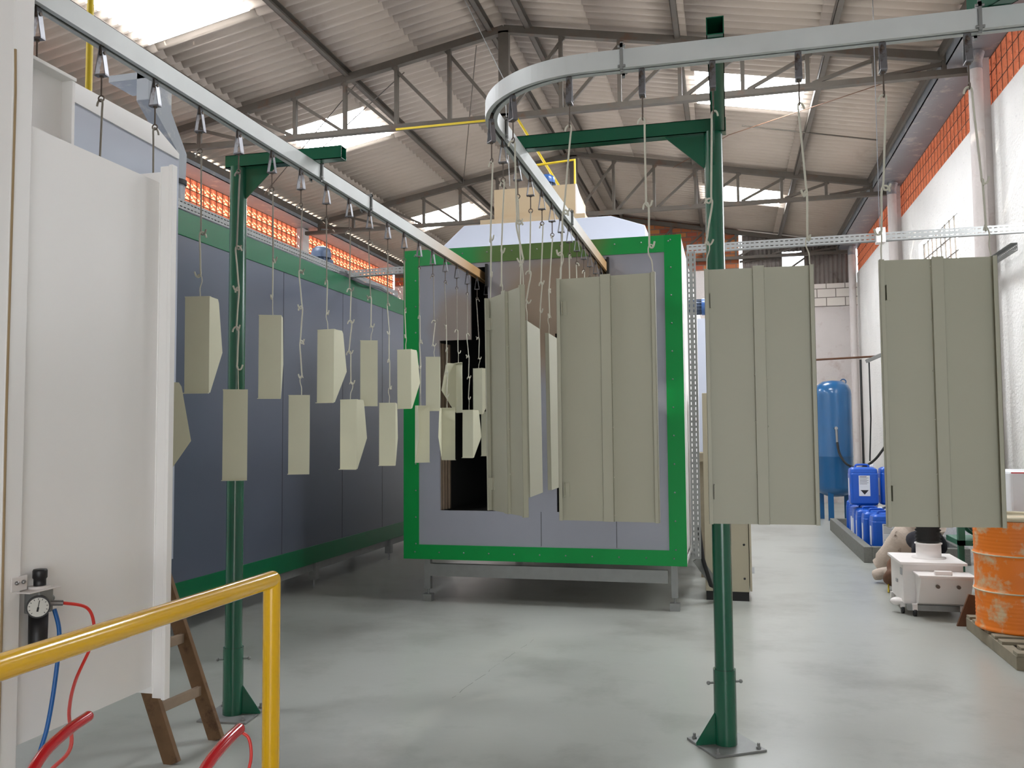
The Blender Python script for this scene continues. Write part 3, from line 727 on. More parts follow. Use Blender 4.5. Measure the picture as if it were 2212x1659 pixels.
# hoses from the regulator
single('air_hose', MB().tube(smooth_path([(-1.83,2.095,1.186),(-1.80,2.15,1.165),(-1.79,2.17,1.12),(-1.79,2.165,1.06),(-1.77,2.08,0.98),(-1.66,1.93,0.95),(-1.50,1.75,0.93),(-1.425,1.58,0.92),(-1.38,1.47,0.80),(-1.33,1.38,0.45),(-1.3,1.3,0.16)]),0.0045,10), 'red_hose', 'thin red air hose curving from the regulator down to the left red handle', 'hose', 'air hoses')
single('air_hose', MB().tube(smooth_path([(X0+0.025,Y0+0.03,1.17),(X0+0.035,Y0+0.04,1.10),(X0+0.03,Y0+0.035,0.98),(X0+0.02,Y0+0.02,0.85),(X0+0.0,Y0,0.72),(X0-0.02,Y0-0.02,0.4),(X0,Y0,0.02)]),0.006,10), 'blue_hose', 'blue air hose hanging straight down from the regulator', 'hose', 'air hoses')
single('air_hose', MB().tube(smooth_path([(-1.063,1.752,1.0),(-1.045,1.76,0.985),(-1.035,1.755,0.95),(-1.035,1.74,0.91),(-1.04,1.70,0.80),(-1.05,1.6,0.4),(-1.1,1.5,0.15)]),0.0035,8), 'red_hose', 'thin red hose hanging from the tip of the right red handle', 'hose', 'air hoses')

# ------------------------------------------------------------------ wooden ladder behind the booth
ld = thing('wooden_ladder', 'old brown wooden ladder leaning behind the white booth', 'ladder', (-2.755, 4.12, 0))
ft = [Vector((-2.765,3.94,0)), Vector((-2.745,4.30,0))]; dirv = Vector((-0.37,0.0,0.93)).normalized()
for p in ft: part('rail', MB().bar(p, p+dirv*2.6, 0.03, 0.085, up=(1,0,0.4)), 'wood', ld, bev=0.003)
for i in range(8):
    d_ = 0.28+0.30*i; part('rung', MB().bar(ft[0]+dirv*d_, ft[1]+dirv*d_, 0.028, 0.05, up=(0,0,1)), 'wood_rung', ld, bev=0.003)

# ------------------------------------------------------------------ conveyor rails
prof = [(-.03,0),(-.03,.082),(.03,.082),(.03,0),(.009,0),(.009,.005),(.026,.005),(.026,.078),(-.026,.078),(-.026,.005),(-.009,.005),(-.009,0)]
RZ = 3.21; RX = -2.397
def rail_mat(name, y0, y1):
    m = mat(name, (206, 210, 208), 0.45, metal=0.1, var=0.05, scale=7)
    nt = m.node_tree; N = nt.nodes; L = nt.links; b = N['Principled BSDF']
    link = [l for l in L if l.to_socket == b.inputs['Base Color']][0]; src = link.from_socket
    tc = N.new('ShaderNodeTexCoord'); sp = N.new('ShaderNodeSeparateXYZ'); L.new(tc.outputs['Object'], sp.inputs[0])
    mr = N.new('ShaderNodeMapRange'); mr.inputs[1].default_value = y0; mr.inputs[2].default_value = y1; L.new(sp.outputs['Y'], mr.inputs[0])
    mx = N.new('ShaderNodeMix'); mx.data_type = 'RGBA'; mx.inputs[7].default_value = (*lin((176, 140, 96)), 1)
    L.new(mr.outputs[0], mx.inputs[0]); L.new(src, mx.inputs[6]); L.new(mx.outputs[2], b.inputs['Base Color']); return m
M['rail_a'] = rail_mat('rail_with_heat_tan_end', 1.2, 3.0); M['rail_b'] = rail_mat('curved_rail_with_heat_tan_end', 2.2, 4.0)
ra = thing('conveyor_rail', 'straight galvanised overhead conveyor rail on the left, running into the oven', 'conveyor rail', (RX, 5, RZ))
part('track', MB().sweep(prof, [(RX,1.2,RZ),(RX,8.75,RZ)]), 'rail_a', ra)
def jplate(x, y, rz, parent):
    mb = MB()
    M4 = Matrix.Translation((x,y,RZ)) @ Matrix.Rotation(rz,4,'Z')
    for s_ in (-1,1):
        mb.box(s_*0.031-0.002*(s_<0)*2, s_*0.031+0.002*(s_>0)*2, -0.006, 0.006, -0.02, 0.112)
    mb.box(-0.045,-0.031,-0.006,0.006,-0.01,0.102); mb.box(0.031,0.045,-0.006,0.006,-0.01,0.102); mb.box(-0.045,0.045,-0.006,0.006,0.083,0.102)
    for s_ in (-1,1):
        for z in (0.005,0.090): mb.cyl((s_*0.038,-0.016,z),(s_*0.038,0.016,z),0.006,8)
    mb.xf(M4); return part('joint_bracket', mb, 'galv', parent)
jplate(RX,5.5,0,ra); jplate(RX,4.75,0,ra)
cx, cy, rr_ = -0.558, 4.235, 0.575
arc = [(cx - rr_*math.cos(a), cy - rr_*math.sin(a), RZ) for a in [i*PI/2/28 for i in range(29)]]
rb = thing('conveyor_rail', 'curved galvanised overhead conveyor rail turning from the oven to the right edge', 'conveyor rail', (-0.5, 4.0, RZ))
part('track', MB().sweep(prof, [(cx-rr_,8.75,RZ)]+arc), 'rail_b', rb)
part('track', MB().sweep(prof, [(cx,3.66,RZ),(2.3,3.66,RZ)]), 'rail', rb)
jplate(-0.41,3.66,PI/2,rb); jplate(cx-rr_,4.33,0,rb); jplate(cx-rr_,6.3,0,rb); jplate(0.98,3.66,PI/2,rb)

# ------------------------------------------------------------------ green posts
def post(name, x, y, label, arms, gusset_dir, rot):
    t = thing(name, label, 'post', (x,y,0), 0, 'green conveyor posts')
    part('pipe', MB().cyl((x,y,0.30),(x,y,3.30),0.050,28), 'green_post', t)
    part('base_sleeve', MB().cyl((x,y,0.012),(x,y,0.40),0.059,28), 'green_post', t)
    mb = MB()
    for a in (0, PI): mb.tube([(x+math.cos(a+0.4)*0.055,y+math.sin(a+0.4)*0.055,0.33),(x+math.cos(a+0.4)*0.09,y+math.sin(a+0.4)*0.09,0.33)],0.006,8); mb.sphere((x+math.cos(a+0.4)*0.09,y+math.sin(a+0.4)*0.09,0.33),0.011,8,5)
    part('set_screw', mb, 'galv', t)
    M4 = Matrix.Translation((x,y,0)) @ Matrix.Rotation(rot,4,'Z')
    mb = MB().box(-0.15,0.15,-0.15,0.15,0,0.012).xf(M4); part('base_plate', mb, 'galv', t, bev=0.002)
    for sx_ in (-1,1):
        for sy_ in (-1,1):
            mb = MB().cyl((sx_*0.12,sy_*0.12,0.012),(sx_*0.12,sy_*0.12,0.04),0.008,8); mb.cyl((sx_*0.12,sy_*0.12,0.012),(sx_*0.12,sy_*0.12,0.022),0.014,6); mb.xf(M4); part('anchor_bolt', mb, 'galv', t)
    a = gusset_dir; dx, dy = math.cos(a), math.sin(a)
    mb = MB().prism([(0.055,0.012),(0.165,0.012),(0.165,0.022),(0.055,0.18)], -0.004, 0.004, lambda u, v, q: (x+u*dx-q*dy, y+u*dy+q*dx, v)); part('foot_gusset', mb, 'green_post', t)
    for (p, q, g) in arms:
        p = Vector(p); q = Vector(q); d = (q-p).normalized(); n_ = Vector((-d.y,d.x,0)); hw, hh, tk = 0.036, 0.038, 0.004
        mb = MB()
        for (u0,u1,v0,v1) in ((-hw,hw,-hh,-hh+tk),(-hw,hw,hh-tk,hh),(-hw,-hw+tk,-hh,hh),(hw-tk,hw,-hh,hh)):
            vs = [b_ + n_*u + Vector((0,0,v)) for b_ in (p,q) for (u,v) in ((u0,v0),(u1,v0),(u1,v1),(u0,v1))]
            mb.add(vs, [(0,1,2,3),(7,6,5,4),(0,4,5,1),(1,5,6,2),(2,6,7,3),(3,7,4,0)])
        part('arm', mb, 'green_post', t)
        part('arm_gusset', MB().prism([(0.04,-hh),(0.26,-hh),(0.04,-hh-0.20)], -0.005, 0.005, lambda u, v, q_: tuple(Vector((x,y,p.z))+d*u+n_*q_+Vector((0,0,v)))), 'green_post', t)
    return t
post('conveyor_post', -0.05, 4.82, 'dark green pipe post in front, standing on a bolted square plate', [((-0.02,4.86,3.333),(-0.02,3.60,3.333),0), ((0.02,4.82,3.331),(-1.17,4.82,3.331),0)], PI+0.4, 0.55)
post('conveyor_post', -2.89, 4.69, 'dark green pipe post on the left in front of the blue grey tunnel', [((-2.96,4.69,3.331),(-2.19,4.69,3.331),0)], 0.2, 0.1)
post('conveyor_post', 1.60, 2.72, 'green post with its arm reaching over the rail at the top right corner', [((1.62,2.70,3.333),(0.99,3.74,3.333),0)], 0.5, 0.1)
# small hanger plates under the arm ends
for (x,y) in ((-0.02,3.66),(-1.133,4.82),(RX,4.69),(1.03,3.66)):
    pass

# ------------------------------------------------------------------ trolleys
def make_hanger():
    t = thing('trolley_hanger', 'x', 'trolley', (0,0,0), 0, 'x')
    mb = MB()
    for s_ in (-1,1): mb.bar((s_*0.004,0,-0.002),(s_*0.022,0,-0.115),0.026,0.003,up=(1,0,0))
    mb.box(-0.024,0.024,-0.013,0.013,-0.121,-0.115)
    part('bracket', mb, 'bracket', t, local=True)
    mb = MB().box(-0.003,0.003,-0.009,0.009,-0.035,0.02); mb.cyl((-0.014,0,-0.028),(0.014,0,-0.028),0.007,8); mb.lathe([(0.0,0.014),(0.012,0.014),(0.012,0.026),(0,0.026)],12)
    part('roller_stem', mb, 'rust', t, local=True)
    mb = MB().cyl((0,0,-0.116),(0,0,-0.20),0.0035,8); mb.cyl((0,0,-0.126),(0,0,-0.118),0.009,6)
    ring = [(0.012*math.cos(2*PI*k_/14),0,-0.212+0.012*math.sin(2*PI*k_/14)) for k_ in range(14)]
    mb.tube(ring,0.003,6,closed=True)
    part('eye_bolt', mb, 'rust', t, local=True)
    return t
H0 = make_hanger(); H0_used = [False]
def hanger(x, y, rz, label, group):
    t = H0 if not H0_used[0] else copy_tree(H0)
    H0_used[0] = True
    t.location = (x,y,RZ); t.rotation_euler = (0,0,rz); t['label'] = label; t['group'] = group
    return t
HK = {}
M['wire_grey'] = mat('greyish_coated_wire', (150, 144, 132), 0.6, var=0.12, scale=30)
def hook_mesh(L, m='cream_hook', r=0.0042):
    key = (round(L,3), m)
    if key in HK: return HK[key]
    mb = MB(); a = 0.013
    if L > 0.14:
        top = [(0.022,0,-0.018),(0.018,0,-0.004),(0.008,0,0.006),(-0.004,0,0.004),(-0.008,0,-0.012)]
        body = [(-0.006,0,-0.05),(-0.002,0,-L*0.5),(0.002,0,-L+0.03)]
        bot = [(0.004,0,-L+0.004),(-0.004,0,-L-0.010),(-0.016,0,-L-0.006),(-0.024,0,-L+0.014)]
        mb.tube(smooth_path(top+body+bot,3), r, 7)
    else:
        pts = [(0.012,0,-0.010),(0.008,0,0.002),(0.0,0,0.004),(-0.008,0,-0.006),(-0.010,0,-L*0.3),(0.0,0,-L*0.6),(0.0,0,-L+0.004),(0.004,0,-L-0.004)]
        mb.tube(smooth_path(pts,3), 0.0028, 6)
    HK[key] = mkmesh('wire_hook', mb, m); return HK[key]
def chain(p0, p1, segs, lab, group, names=None):
    """hooks from p0 to p1; segs are fractions; the first is the long cream rod"""
    p0 = Vector(p0); p1 = Vector(p1); tot = sum(segs); D = p1-p0; L = D.length; a = 0
    n = len(segs); cur = p0.copy()
    for i, s_ in enumerate(segs):
        a += s_
        nxt = p0 + D*(a/tot)
        if i < n-1: nxt += Vector((random.uniform(-1,1),random.uniform(-1,1),0))*0.007
        d = nxt-cur; l_ = d.length
        o = bpy.data.objects.new('wire_hook', hook_mesh(round(l_*100)/100, 'wire_grey' if (i == 0 and 'left rail' in group) else 'cream_hook')); C.objects.link(o)
        o.location = cur
        tilt = (-d).to_track_quat('Z','X'); o.rotation_mode = 'QUATERNION'
        from mathutils import Quaternion
        o.rotation_quaternion = tilt @ Quaternion((0,0,1), random.choice([0.2,PI+0.3,-0.4,PI-0.3,0.5]))
        pos = 'long topmost' if i == 0 else ('thin lowest' if i == n-1 else '%s down' % ORD(i))
        tag(o, '%s cream wire hook %s' % (pos, lab), 'hook', group)
        cur = nxt

# ------------------------------------------------------------------ small trays on the left rail
def make_tray():
    t = thing('coated_bracket', 'x', 'metal bracket', (0,0,0), 0, 'x')
    Wd, Hh, D, tk = 0.118, 0.45, 0.15, 0.0025
    xa, xb = -0.072, 0.046
    part('face_plate', MB().box(xa,xb,-tk,0,-Hh,0), 'cream', t, local=True)
    poly = [(0,-Hh),(0.012,-Hh),(D,-0.56*Hh),(D*0.70,-0.018),(D*0.62,0),(0,0)]
    part('side_flange', MB().prism(poly, xb-tk, xb, lambda u, v, q: (q,u,v)), 'cream', t, local=True)
    mb = MB().box(xa-0.004,xb,-0.014,0.0,-Hh-0.004,-Hh)
    part('bottom_lip', mb, 'cream', t, local=True)
    part('top_lip', MB().box(xa-0.002,xb,-0.002,0.018,-0.003,0.0015), 'cream', t, local=True)
    return t
T0 = make_tray(); t0u = [False]
specs = [('L',70),('U',24),('L',0),('U',5),('L',1),('U',32),('L',27),('U',0),('L',7),('U',27),('L',168),('U',2),('L',192),('U',242),('L',32),('U',40),('L',15)]
UPW = iter(['upper'])
nU = nL = 0
for i, (kd, dl) in enumerate(specs):
    y = 3.223 + 0.333*i
    grp = 'cream brackets on the left rail'
    if kd == 'U': nU += 1; nm = 'the %s nearest cream bracket of the upper row' % ORD(nU-1); top = 2.305
    else: nL += 1; nm = 'the %s nearest cream bracket of the lower row' % ORD(nL-1); top = 1.885
    t = T0 if not t0u[0] else copy_tree(T0)
    t0u[0] = True
    x = RX + 0.012
    phi = math.atan2(-x, y) - R(dl)
    t.location = (x, y, top); t.rotation_euler = (R(random.uniform(-0.8,0.8)), 0, phi)
    look = {70:'half behind the booth edge', 24:'its tapered side turned right', 32:'its tapered side turned right', 27:'its tapered side turned right', 0:'seen square from the front', 242:'its point turned left', 168:'seen from behind', 192:'with a thin bright edge at left'}.get(dl, 'seen nearly from the front')
    t['label'] = '%s, %s' % (nm[4:], look); t['group'] = grp
    t['label'] = t['label'][0].upper()*0 + t['label']
    hanger(RX, y, random.uniform(-0.2,0.2), 'left rail trolley hanger above the %s nearest bracket of the %s row' % (ORD((nU if kd=='U' else nL)-1), 'upper' if kd=='U' else 'lower'), 'trolleys on the left rail')
    short = 'above the %s nearest %s bracket' % (ORD((nU if kd=='U' else nL)-1), 'upper' if kd=='U' else 'lower')
    segs = [0.38,0.20,0.095] if kd == 'U' else [0.38,0.21,0.20,0.20,0.105]
    chain((RX,y,RZ-0.222), (x,y,top+0.004), segs, short, 'hooks under the left rail')
# two empty trolleys nearest the viewer, their rods go down behind the booth panel
for j, y in enumerate((2.557, 2.89)):
    hanger(RX, y, 0.1, 'grey trolley hanger on the left rail over the booth, %s' % ('nearest the viewer' if j == 0 else 'second from the viewer'), 'trolleys on the left rail')
    chain((RX,y,RZ-0.222), (RX,y,2.30), [0.45,0.22], 'hanging behind the booth panel, %s' % ('nearest the viewer' if j == 0 else 'second from the viewer'), 'hooks under the left rail')

# ------------------------------------------------------------------ locker doors on the curved rail
def make_door():
    t = thing('locker_door', 'x', 'metal door', (0,0,0), 0, 'x')
    Wd, Hh, tk = 0.43, 1.045, 0.0025
    h = Wd/2
    part('sheet', MB().box(-h,h,-tk,0,-Hh,0), 'door_cream', t, local=True)
    for s_ in (-1,1):
        mb = MB().box(min(s_*h,s_*(h-tk)),max(s_*h,s_*(h-tk)),-0.026,0,-Hh,0.002)
        mb.box(min(s_*h,s_*(h-0.016)),max(s_*h,s_*(h-0.016)),-0.026,-0.0235,-Hh,0)
        part('edge_flange', mb, 'door_cream', t, local=True, bev=0.0008)
    xs0 = -0.022
    mb = MB().box(xs0,xs0+0.045,-0.018,-0.0155,-Hh,0.006); mb.box(xs0,xs0+0.002,-0.018,-tk,-Hh,0); mb.box(xs0+0.043,xs0+0.045,-0.018,-tk,-Hh,0)
    part('stiffener', mb, 'door_cream', t, local=True, bev=0.0008)
    for z in (-0.13,-0.915):
        mb = MB().box(-h+0.022,-h+0.0245,-0.028,-tk,z-0.03,z+0.03); mb.box(-h+0.0245,-h+0.042,-0.006,-tk,z-0.03,z+0.03)
        part('hinge_tab', mb, 'door_cream', t, local=True)
    mb = MB()
    for z in (-0.03,-0.24,-0.44,-0.63,-0.84,-1.0):
        mb.sphere((xs0-0.001,-0.004,z),0.0035,6,4); mb.sphere((xs0+0.046,-0.004,z-0.02),0.0035,6,4)
    part('weld_spots', mb, 'cream_hook', t, local=True)
    return t
D0 = make_door(); d0u = [False]
ang = lambda p, q: math.atan2(q[1]-p[1], q[0]-p[0])
doors = [  # left end, right end, flip, label
    ((0.588,3.65),(1.015,3.69),0,'cream locker door with centre stiffener, largest and furthest right', 0.631,0.942, (3.66,3.66), 'above the furthest right door'),
    ((-0.086,3.655),(0.345,3.675),0,'cream locker door hanging in front of the green post', -0.034,0.309, (3.66,3.66), 'above the door in front of the green post'),
    ((-0.712,3.70),(-0.284,3.655),0,'cream locker door hanging in front of the right half of the oven', -0.645,-0.328, (3.668,3.66), 'above the door in front of the oven'),
    ((-1.14,4.13),(-0.885,3.80),0,'cream locker door at the rail bend, seen slantwise from its ribbed side', -1.106,-0.932, (4.061,3.798), 'above the slanted door at the bend'),
    ((-1.13,4.80),(-1.15,4.38),0,'cream locker door hidden right behind the slanted door at the bend', -1.133,-1.133, (4.39,4.72), 'above the door hidden behind the slanted one'),
    ((-1.15,4.99),(-1.165,5.44),1,'cream locker door seen from its smooth side, left of two in line with the rail', -1.133,-1.133, (5.05,5.38), 'above the left of the two smooth doors'),
    ((-1.155,5.66),(-1.165,6.10),1,'cream locker door seen from its smooth side, right of two in line with the rail', -1.133,-1.133, (5.71,6.04), 'above the right of the two smooth doors'),
]
for (a, b, fl, lb, hx0, hx1, hy, short) in doors:
    t = D0 if not d0u[0] else copy_tree(D0)
    d0u[0] = True
    if fl: a2, b2 = b, a
    else: a2, b2 = a, b
    t.location = ((a[0]+b[0])/2,(a[1]+b[1])/2,2.325); t.rotation_euler = (R(0.5),0,ang(a2,b2)); t['label'] = lb; t['group'] = 'locker doors on the curved rail'
    e0 = Vector((a[0],a[1],0)); e1 = Vector((b[0],b[1],0)); d = (e1-e0).normalized()
    q0 = e0 + d*0.012; q1 = e1 - d*0.012
    ends = [(hx0,hy[0]),(hx1,hy[1])]
    if 'hidden' in lb: ends = [(hx1,hy[1]),(hx0,hy[0])]
    for j, ((hx,hyy), q) in enumerate(zip(ends,(q0,q1))):
        w_ = ('left','right')[j]
        rz = PI/2 if hyy < 3.7 else (0.0 if hyy > 4.2 else -0.8)
        hanger(hx, hyy, rz, 'curved rail trolley hanger %s, %s end' % (short, w_), 'trolleys on the curved rail')
        chain((hx,hyy,RZ-0.222),(q.x,q.y,2.33),[0.37,0.18,0.11], '%s, %s end' % (short, w_), 'hooks under the curved rail')
for j, y in enumerate((6.37,6.70,7.03,7.36,7.70,8.03)):
    hanger(-1.133, y, 0, 'curved rail trolley hanger near the oven slot, %s behind the smooth doors' % ORD(j), 'trolleys on the curved rail')
    chain((-1.133,y,RZ-0.222),(-1.133,y,2.45),[0.38,0.2], 'on the %s trolley past the smooth doors' % ORD(j), 'hooks under the curved rail')

# ------------------------------------------------------------------ beige cabinet
cb = thing('control_cabinet', 'tall beige control cabinet on a black plinth behind the front green post', 'cabinet', (-0.04, 9.15, 0))
part('body', MB().box(-0.255,0.165,8.9,9.4,0.09,2.05), 'beige', cb, bev=0.003)
part('door', MB().box(0.17,0.19,8.89,9.4,0.10,2.04), 'beige', cb, bev=0.002)
part('plinth', MB().box(-0.25,0.16,8.91,9.4,0,0.09), 'blackrub', cb)
part('lock_handle', MB().box(0.19,0.215,8.93,8.955,0.27,0.33), 'steel', cb)
mb = MB()
for z in (0.22,0.55,1.2): mb.sphere((0.12,8.899,z),0.012,8,5)
part('screw', mb, 'black', cb)
single('storage_cabinet', MB().box(-0.36,0.0,11.2,11.25,0.0,3.1), 'booth_blue', 'pale blue sheet panel standing behind the upright cable tray', 'panel')
single('wooden_table', MB().box(-0.36,0.2,10.2,10.9,1.32,1.42).bar((0.05,10.3,1.32),(0.15,10.3,0),0.06,0.06).bar((-0.31,10.3,1.32),(-0.31,10.3,0),0.06,0.06).bar((-0.31,10.8,1.32),(-0.31,10.8,0),0.06,0.06).bar((0.05,10.8,1.32),(0.05,10.8,0),0.06,0.06), 'pallet', 'worn wooden bench just visible behind the upright cable tray', 'bench')

# ------------------------------------------------------------------ blue air tank
tk = thing('air_tank', 'tall blue compressed air tank standing by the far right wall', 'tank', (1.93, 17.5, 0))
part('vessel', MB().lathe([(0,0.42),(0.15,0.44),(0.28,0.50),(0.335,0.58),(0.34,0.62),(0.34,1.18),(0.344,1.19),(0.34,1.20),(0.34,2.36),(0.33,2.44),(0.28,2.54),(0.18,2.61),(0,2.63)],40,1.93,17.5), 'tank', tk)
for a in (0.6,2.7,4.3):
    x_, y_ = 1.93+0.27*math.cos(a), 17.5+0.27*math.sin(a); part('leg', MB().bar((x_,y_,0.55),(x_,y_,0.0),0.10,0.02), 'tank', tk)
part('lifting_eye', MB().tube([(2.13+0.05*math.cos(q*PI/6),17.5,2.60+0.05*math.sin(q*PI/6)) for q in range(12)],0.012,6,closed=True), 'tank', tk)
part('outlet_valve', MB().cyl((1.93,17.16,1.72),(1.93,17.05,1.72),0.03,10).cyl((1.93,17.07,1.72),(1.94,17.07,1.45),0.022,8), 'steel', tk)
single('rubber_hose', MB().tube(smooth_path([(1.94,17.07,1.46),(1.97,17.0,1.25),(2.08,16.9,1.06),(2.3,16.9,0.99),(2.55,17.0,1.12),(2.75,17.1,1.35),(2.93,17.2,1.6)]),0.022,8), 'blackrub', 'black rubber hose hanging in a loop from the blue tank to the wall', 'hose')
single('wall_pipe', MB().tube([(1.7,18.6,3.12),(2.95,18.6,3.16)],0.02,8), 'rustwood', 'thin brown pipe running level above the blue tank', 'pipe')
lp = thing('wall_lamp', 'grey wall lamp on an arm above the blue tank, by the right wall', 'lamp', (2.8, 17.6, 2.9))
part('lamp_housing', MB().bar((2.55,17.5,2.98),(2.98,17.5,3.16),0.16,0.07), 'galv', lp, bev=0.01)
part('lamp_cord', MB().tube([(2.60,17.5,2.96),(2.60,17.5,1.9),(2.56,17.5,1.1)],0.014,6), 'black', lp)
single('drain_pipe', MB().tube([(2.42,17.3,3.0),(2.42,17.3,0.0)],0.02,8), 'dark', 'dark upright pipe on the right wall between the blue tank and the door panel', 'pipe')

# ------------------------------------------------------------------ concrete tray with blue jerrycans
kx0, kx1, ky0, ky1 = 1.62, 2.85, 11.8, 15.6
mb = MB(); mb.box(kx0,kx0+0.10,ky0,ky1,0,0.2); mb.box(kx1-0.10,kx1,ky0,ky1,0,0.2); mb.box(kx0+0.10,kx1-0.10,ky0,ky0+0.1,0,0.2); mb.box(kx0+0.10,kx1-0.10,ky1-0.1,ky1,0,0.2); mb.box(kx0+0.1,kx1-0.1,ky0+0.1,ky1-0.1,0,0.03)
single('containment_tray', mb, 'concrete', 'low grey concrete curb tray holding the blue jerrycans', 'tray', bev=0.006)
def make_jerry():
    t = thing('jerrycan', 'x', 'jerrycan', (0,0,0), 0, 'x')
    a, b, h = 0.19, 0.14, 0.56
    mb = MB()
    def rr(hx, hy, r, z): 
        out = []
        for (sx_, sy_, a0) in ((1,1,0),(-1,1,PI/2),(-1,-1,PI),(1,-1,3*PI/2)):
            for q in range(4):
                an = a0+q*PI/6; out.append((sx_*(hx-r)+r*math.cos(an), sy_*(hy-r)+r*math.sin(an), z))
        return out
    rings = [rr(a-0.02,b-0.02,0.03,0), rr(a,b,0.04,0.03), rr(a,b,0.04,0.44), rr(a-0.004,b-0.004,0.04,0.45), rr(a-0.004,b-0.004,0.04,0.47), rr(a-0.01,b-0.01,0.04,0.51), rr(a-0.05,b-0.035,0.03,0.535)]
    vs = [v for r_ in rings for v in r_]; fs = [tuple(range(16))[::-1], tuple(range(6*16,7*16))]
    for i in range(6):
        for k_ in range(16): fs.append((i*16+k_, i*16+(k_+1)%16, (i+1)*16+(k_+1)%16, (i+1)*16+k_))
    mb.add(vs, fs, False)
    o = part('can_body', mb, 'jerry', t, local=True); bevel(o, 0.006)
    part('carry_handle', MB().tube(smooth_path([(-0.10,0,0.53),(-0.09,0,0.565),(-0.04,0,0.572),(0.02,0,0.572),(0.07,0,0.565),(0.08,0,0.53)],4),0.014,8), 'jerry', t, local=True)
    part('screw_cap', MB().lathe([(0,0.50),(0.03,0.50),(0.03,0.565),(0.026,0.572),(0,0.572)],16,0.125,0), 'paper', t, local=True)
    lbp = part('paper_label', MB().box(-0.075,0.075,-b-0.0015,-b,0.13,0.42), 'paper', t, local=True)
    mb = MB()
    for q in range(6): mb.box(-0.062,0.055-0.02*(q%2),-b-0.0022,-b-0.0015,0.385-0.017*q,0.389-0.017*q)
    mb.box(-0.062,0.03,-b-0.0022,-b-0.0015,0.400,0.408)
    mb.prism([(-0.055,0.215),(0.055,0.215),(0.0,0.150)], -b-0.0022, -b-0.0015, lambda u, v, q_: (u,q_,v))
    part('label_print', mb, 'black', lbp, local=True)
    part('side_label', MB().box(-a-0.0015,-a,-0.03,0.05,0.13,0.38), 'paper', t, local=True)
    return t
J0 = make_jerry(); j0u = [False]
for (x, y, z, rz, lb) in ((1.98,12.35,0.03,0.05,'blue jerrycan nearest the viewer in the front right of the tray'),
    (1.93,12.72,0.03,0.0,'blue jerrycan second in the front row of the tray'),
    (1.90,13.08,0.03,-0.05,'blue jerrycan third in the front row, in front of the standing tall one'),
    (1.92,13.75,0.03,0.2,'dull blue jerrycan fourth in the row, low beside the curb'),
    (1.93,14.35,0.03,1.3,'blue jerrycan turned sideways, fifth in the row by the curb'),
    (1.95,14.9,0.03,1.4,'blue jerrycan turned sideways, furthest back by the curb'),
    (2.45,12.6,0.03,0.1,'blue jerrycan in the wall side row, behind the front ones'),
    (1.86,13.42,0.605,0.0,'blue jerrycan standing on top of the others with its hazard label in full view'),
    (2.28,13.5,0.605,0.0,'blue jerrycan standing on top, right of the one with the hazard label'),
    (1.90,13.42,0.03,0.0,'blue jerrycan under the raised one with the hazard label'),
    (2.30,13.5,0.03,0.0,'blue jerrycan under the right raised one near the wall'),
    (2.38,13.05,0.03,0.0,'blue jerrycan in the wall side row, second from the viewer')):
    t = J0 if not j0u[0] else copy_tree(J0)
    j0u[0] = True
    t.location = (x,y,z); t.rotation_euler = (0,0,rz); t['label'] = lb; t['group'] = 'blue jerrycans in the concrete tray'

# ------------------------------------------------------------------ white hopper on wheels
hp = thing('powder_hopper', 'white powder hopper box on castors with black bellows, left of the orange drum', 'hopper', (1.78, 8.85, 0))
part('box_body', MB().box(1.50,2.0,8.55,9.15,0.10,0.45), 'hopper', hp, bev=0.004)
part('lid', MB().box(1.475,2.03,8.52,9.18,0.45,0.475), 'hopper', hp, bev=0.003)
mb = MB().prism([(8.55,0.09),(8.44,0.13),(8.30,0.36),(8.30,0.38),(8.55,0.38)], 1.60, 2.02, lambda u, v, t: (t,u,v)); part('front_bin', mb, 'hopper', hp, bev=0.003)
part('bin_lid', MB().box(1.58,2.04,8.28,8.56,0.38,0.395), 'hopper', hp, bev=0.002)
part('bin_handle', MB().box(1.72,1.86,8.32,8.37,0.395,0.43), 'hopper', hp, bev=0.006)
for x in (1.735,1.90): part('bolt', MB().cyl((x,8.285,0.30),(x,8.31,0.30),0.016,10), 'rust', hp)
part('skirt', MB().box(1.52,2.0,8.50,8.56,0.05,0.10), 'galv', hp)
part('neck', MB().lathe([(0.145,0.475),(0.145,0.485),(0.108,0.485),(0.108,0.60),(0.118,0.605),(0.118,0.615),(0.09,0.62)],32,1.78,8.85), 'hopper', hp)
pf = []
for i in range(17): pf.append((0.115 if i%2 else 0.096, 0.62+i*0.016))
part('bellows', MB().lathe(pf+[(0.0,0.90)],32,1.78,8.85), 'blackrub', hp)
for (x,y) in ((1.50,8.62),(1.58,8.50),(1.97,8.50),(1.5,9.1),(1.97,9.1)):
    cs = part('castor', MB().box(x-0.02,x+0.02,y-0.02,y+0.02,0.055,0.11), 'hopper', hp)
    part('castor_wheel', MB().lathe([(0.0,x-0.012),(0.034,x-0.012),(0.034,x+0.012),(0,x+0.012)],16,y,0.034,axis='x'), 'black', cs)
part('plastic_bag', MB().sphere((1.46,8.66,0.10),0.06,12,8,(1,1,0.6)), 'hopper', hp)  # pale plastic bag lying beside the castor
part('side_latch', MB().box(1.49,1.50,8.58,8.64,0.35,0.41).box(1.488,1.50,8.8,8.86,0.25,0.28), 'steel', hp)

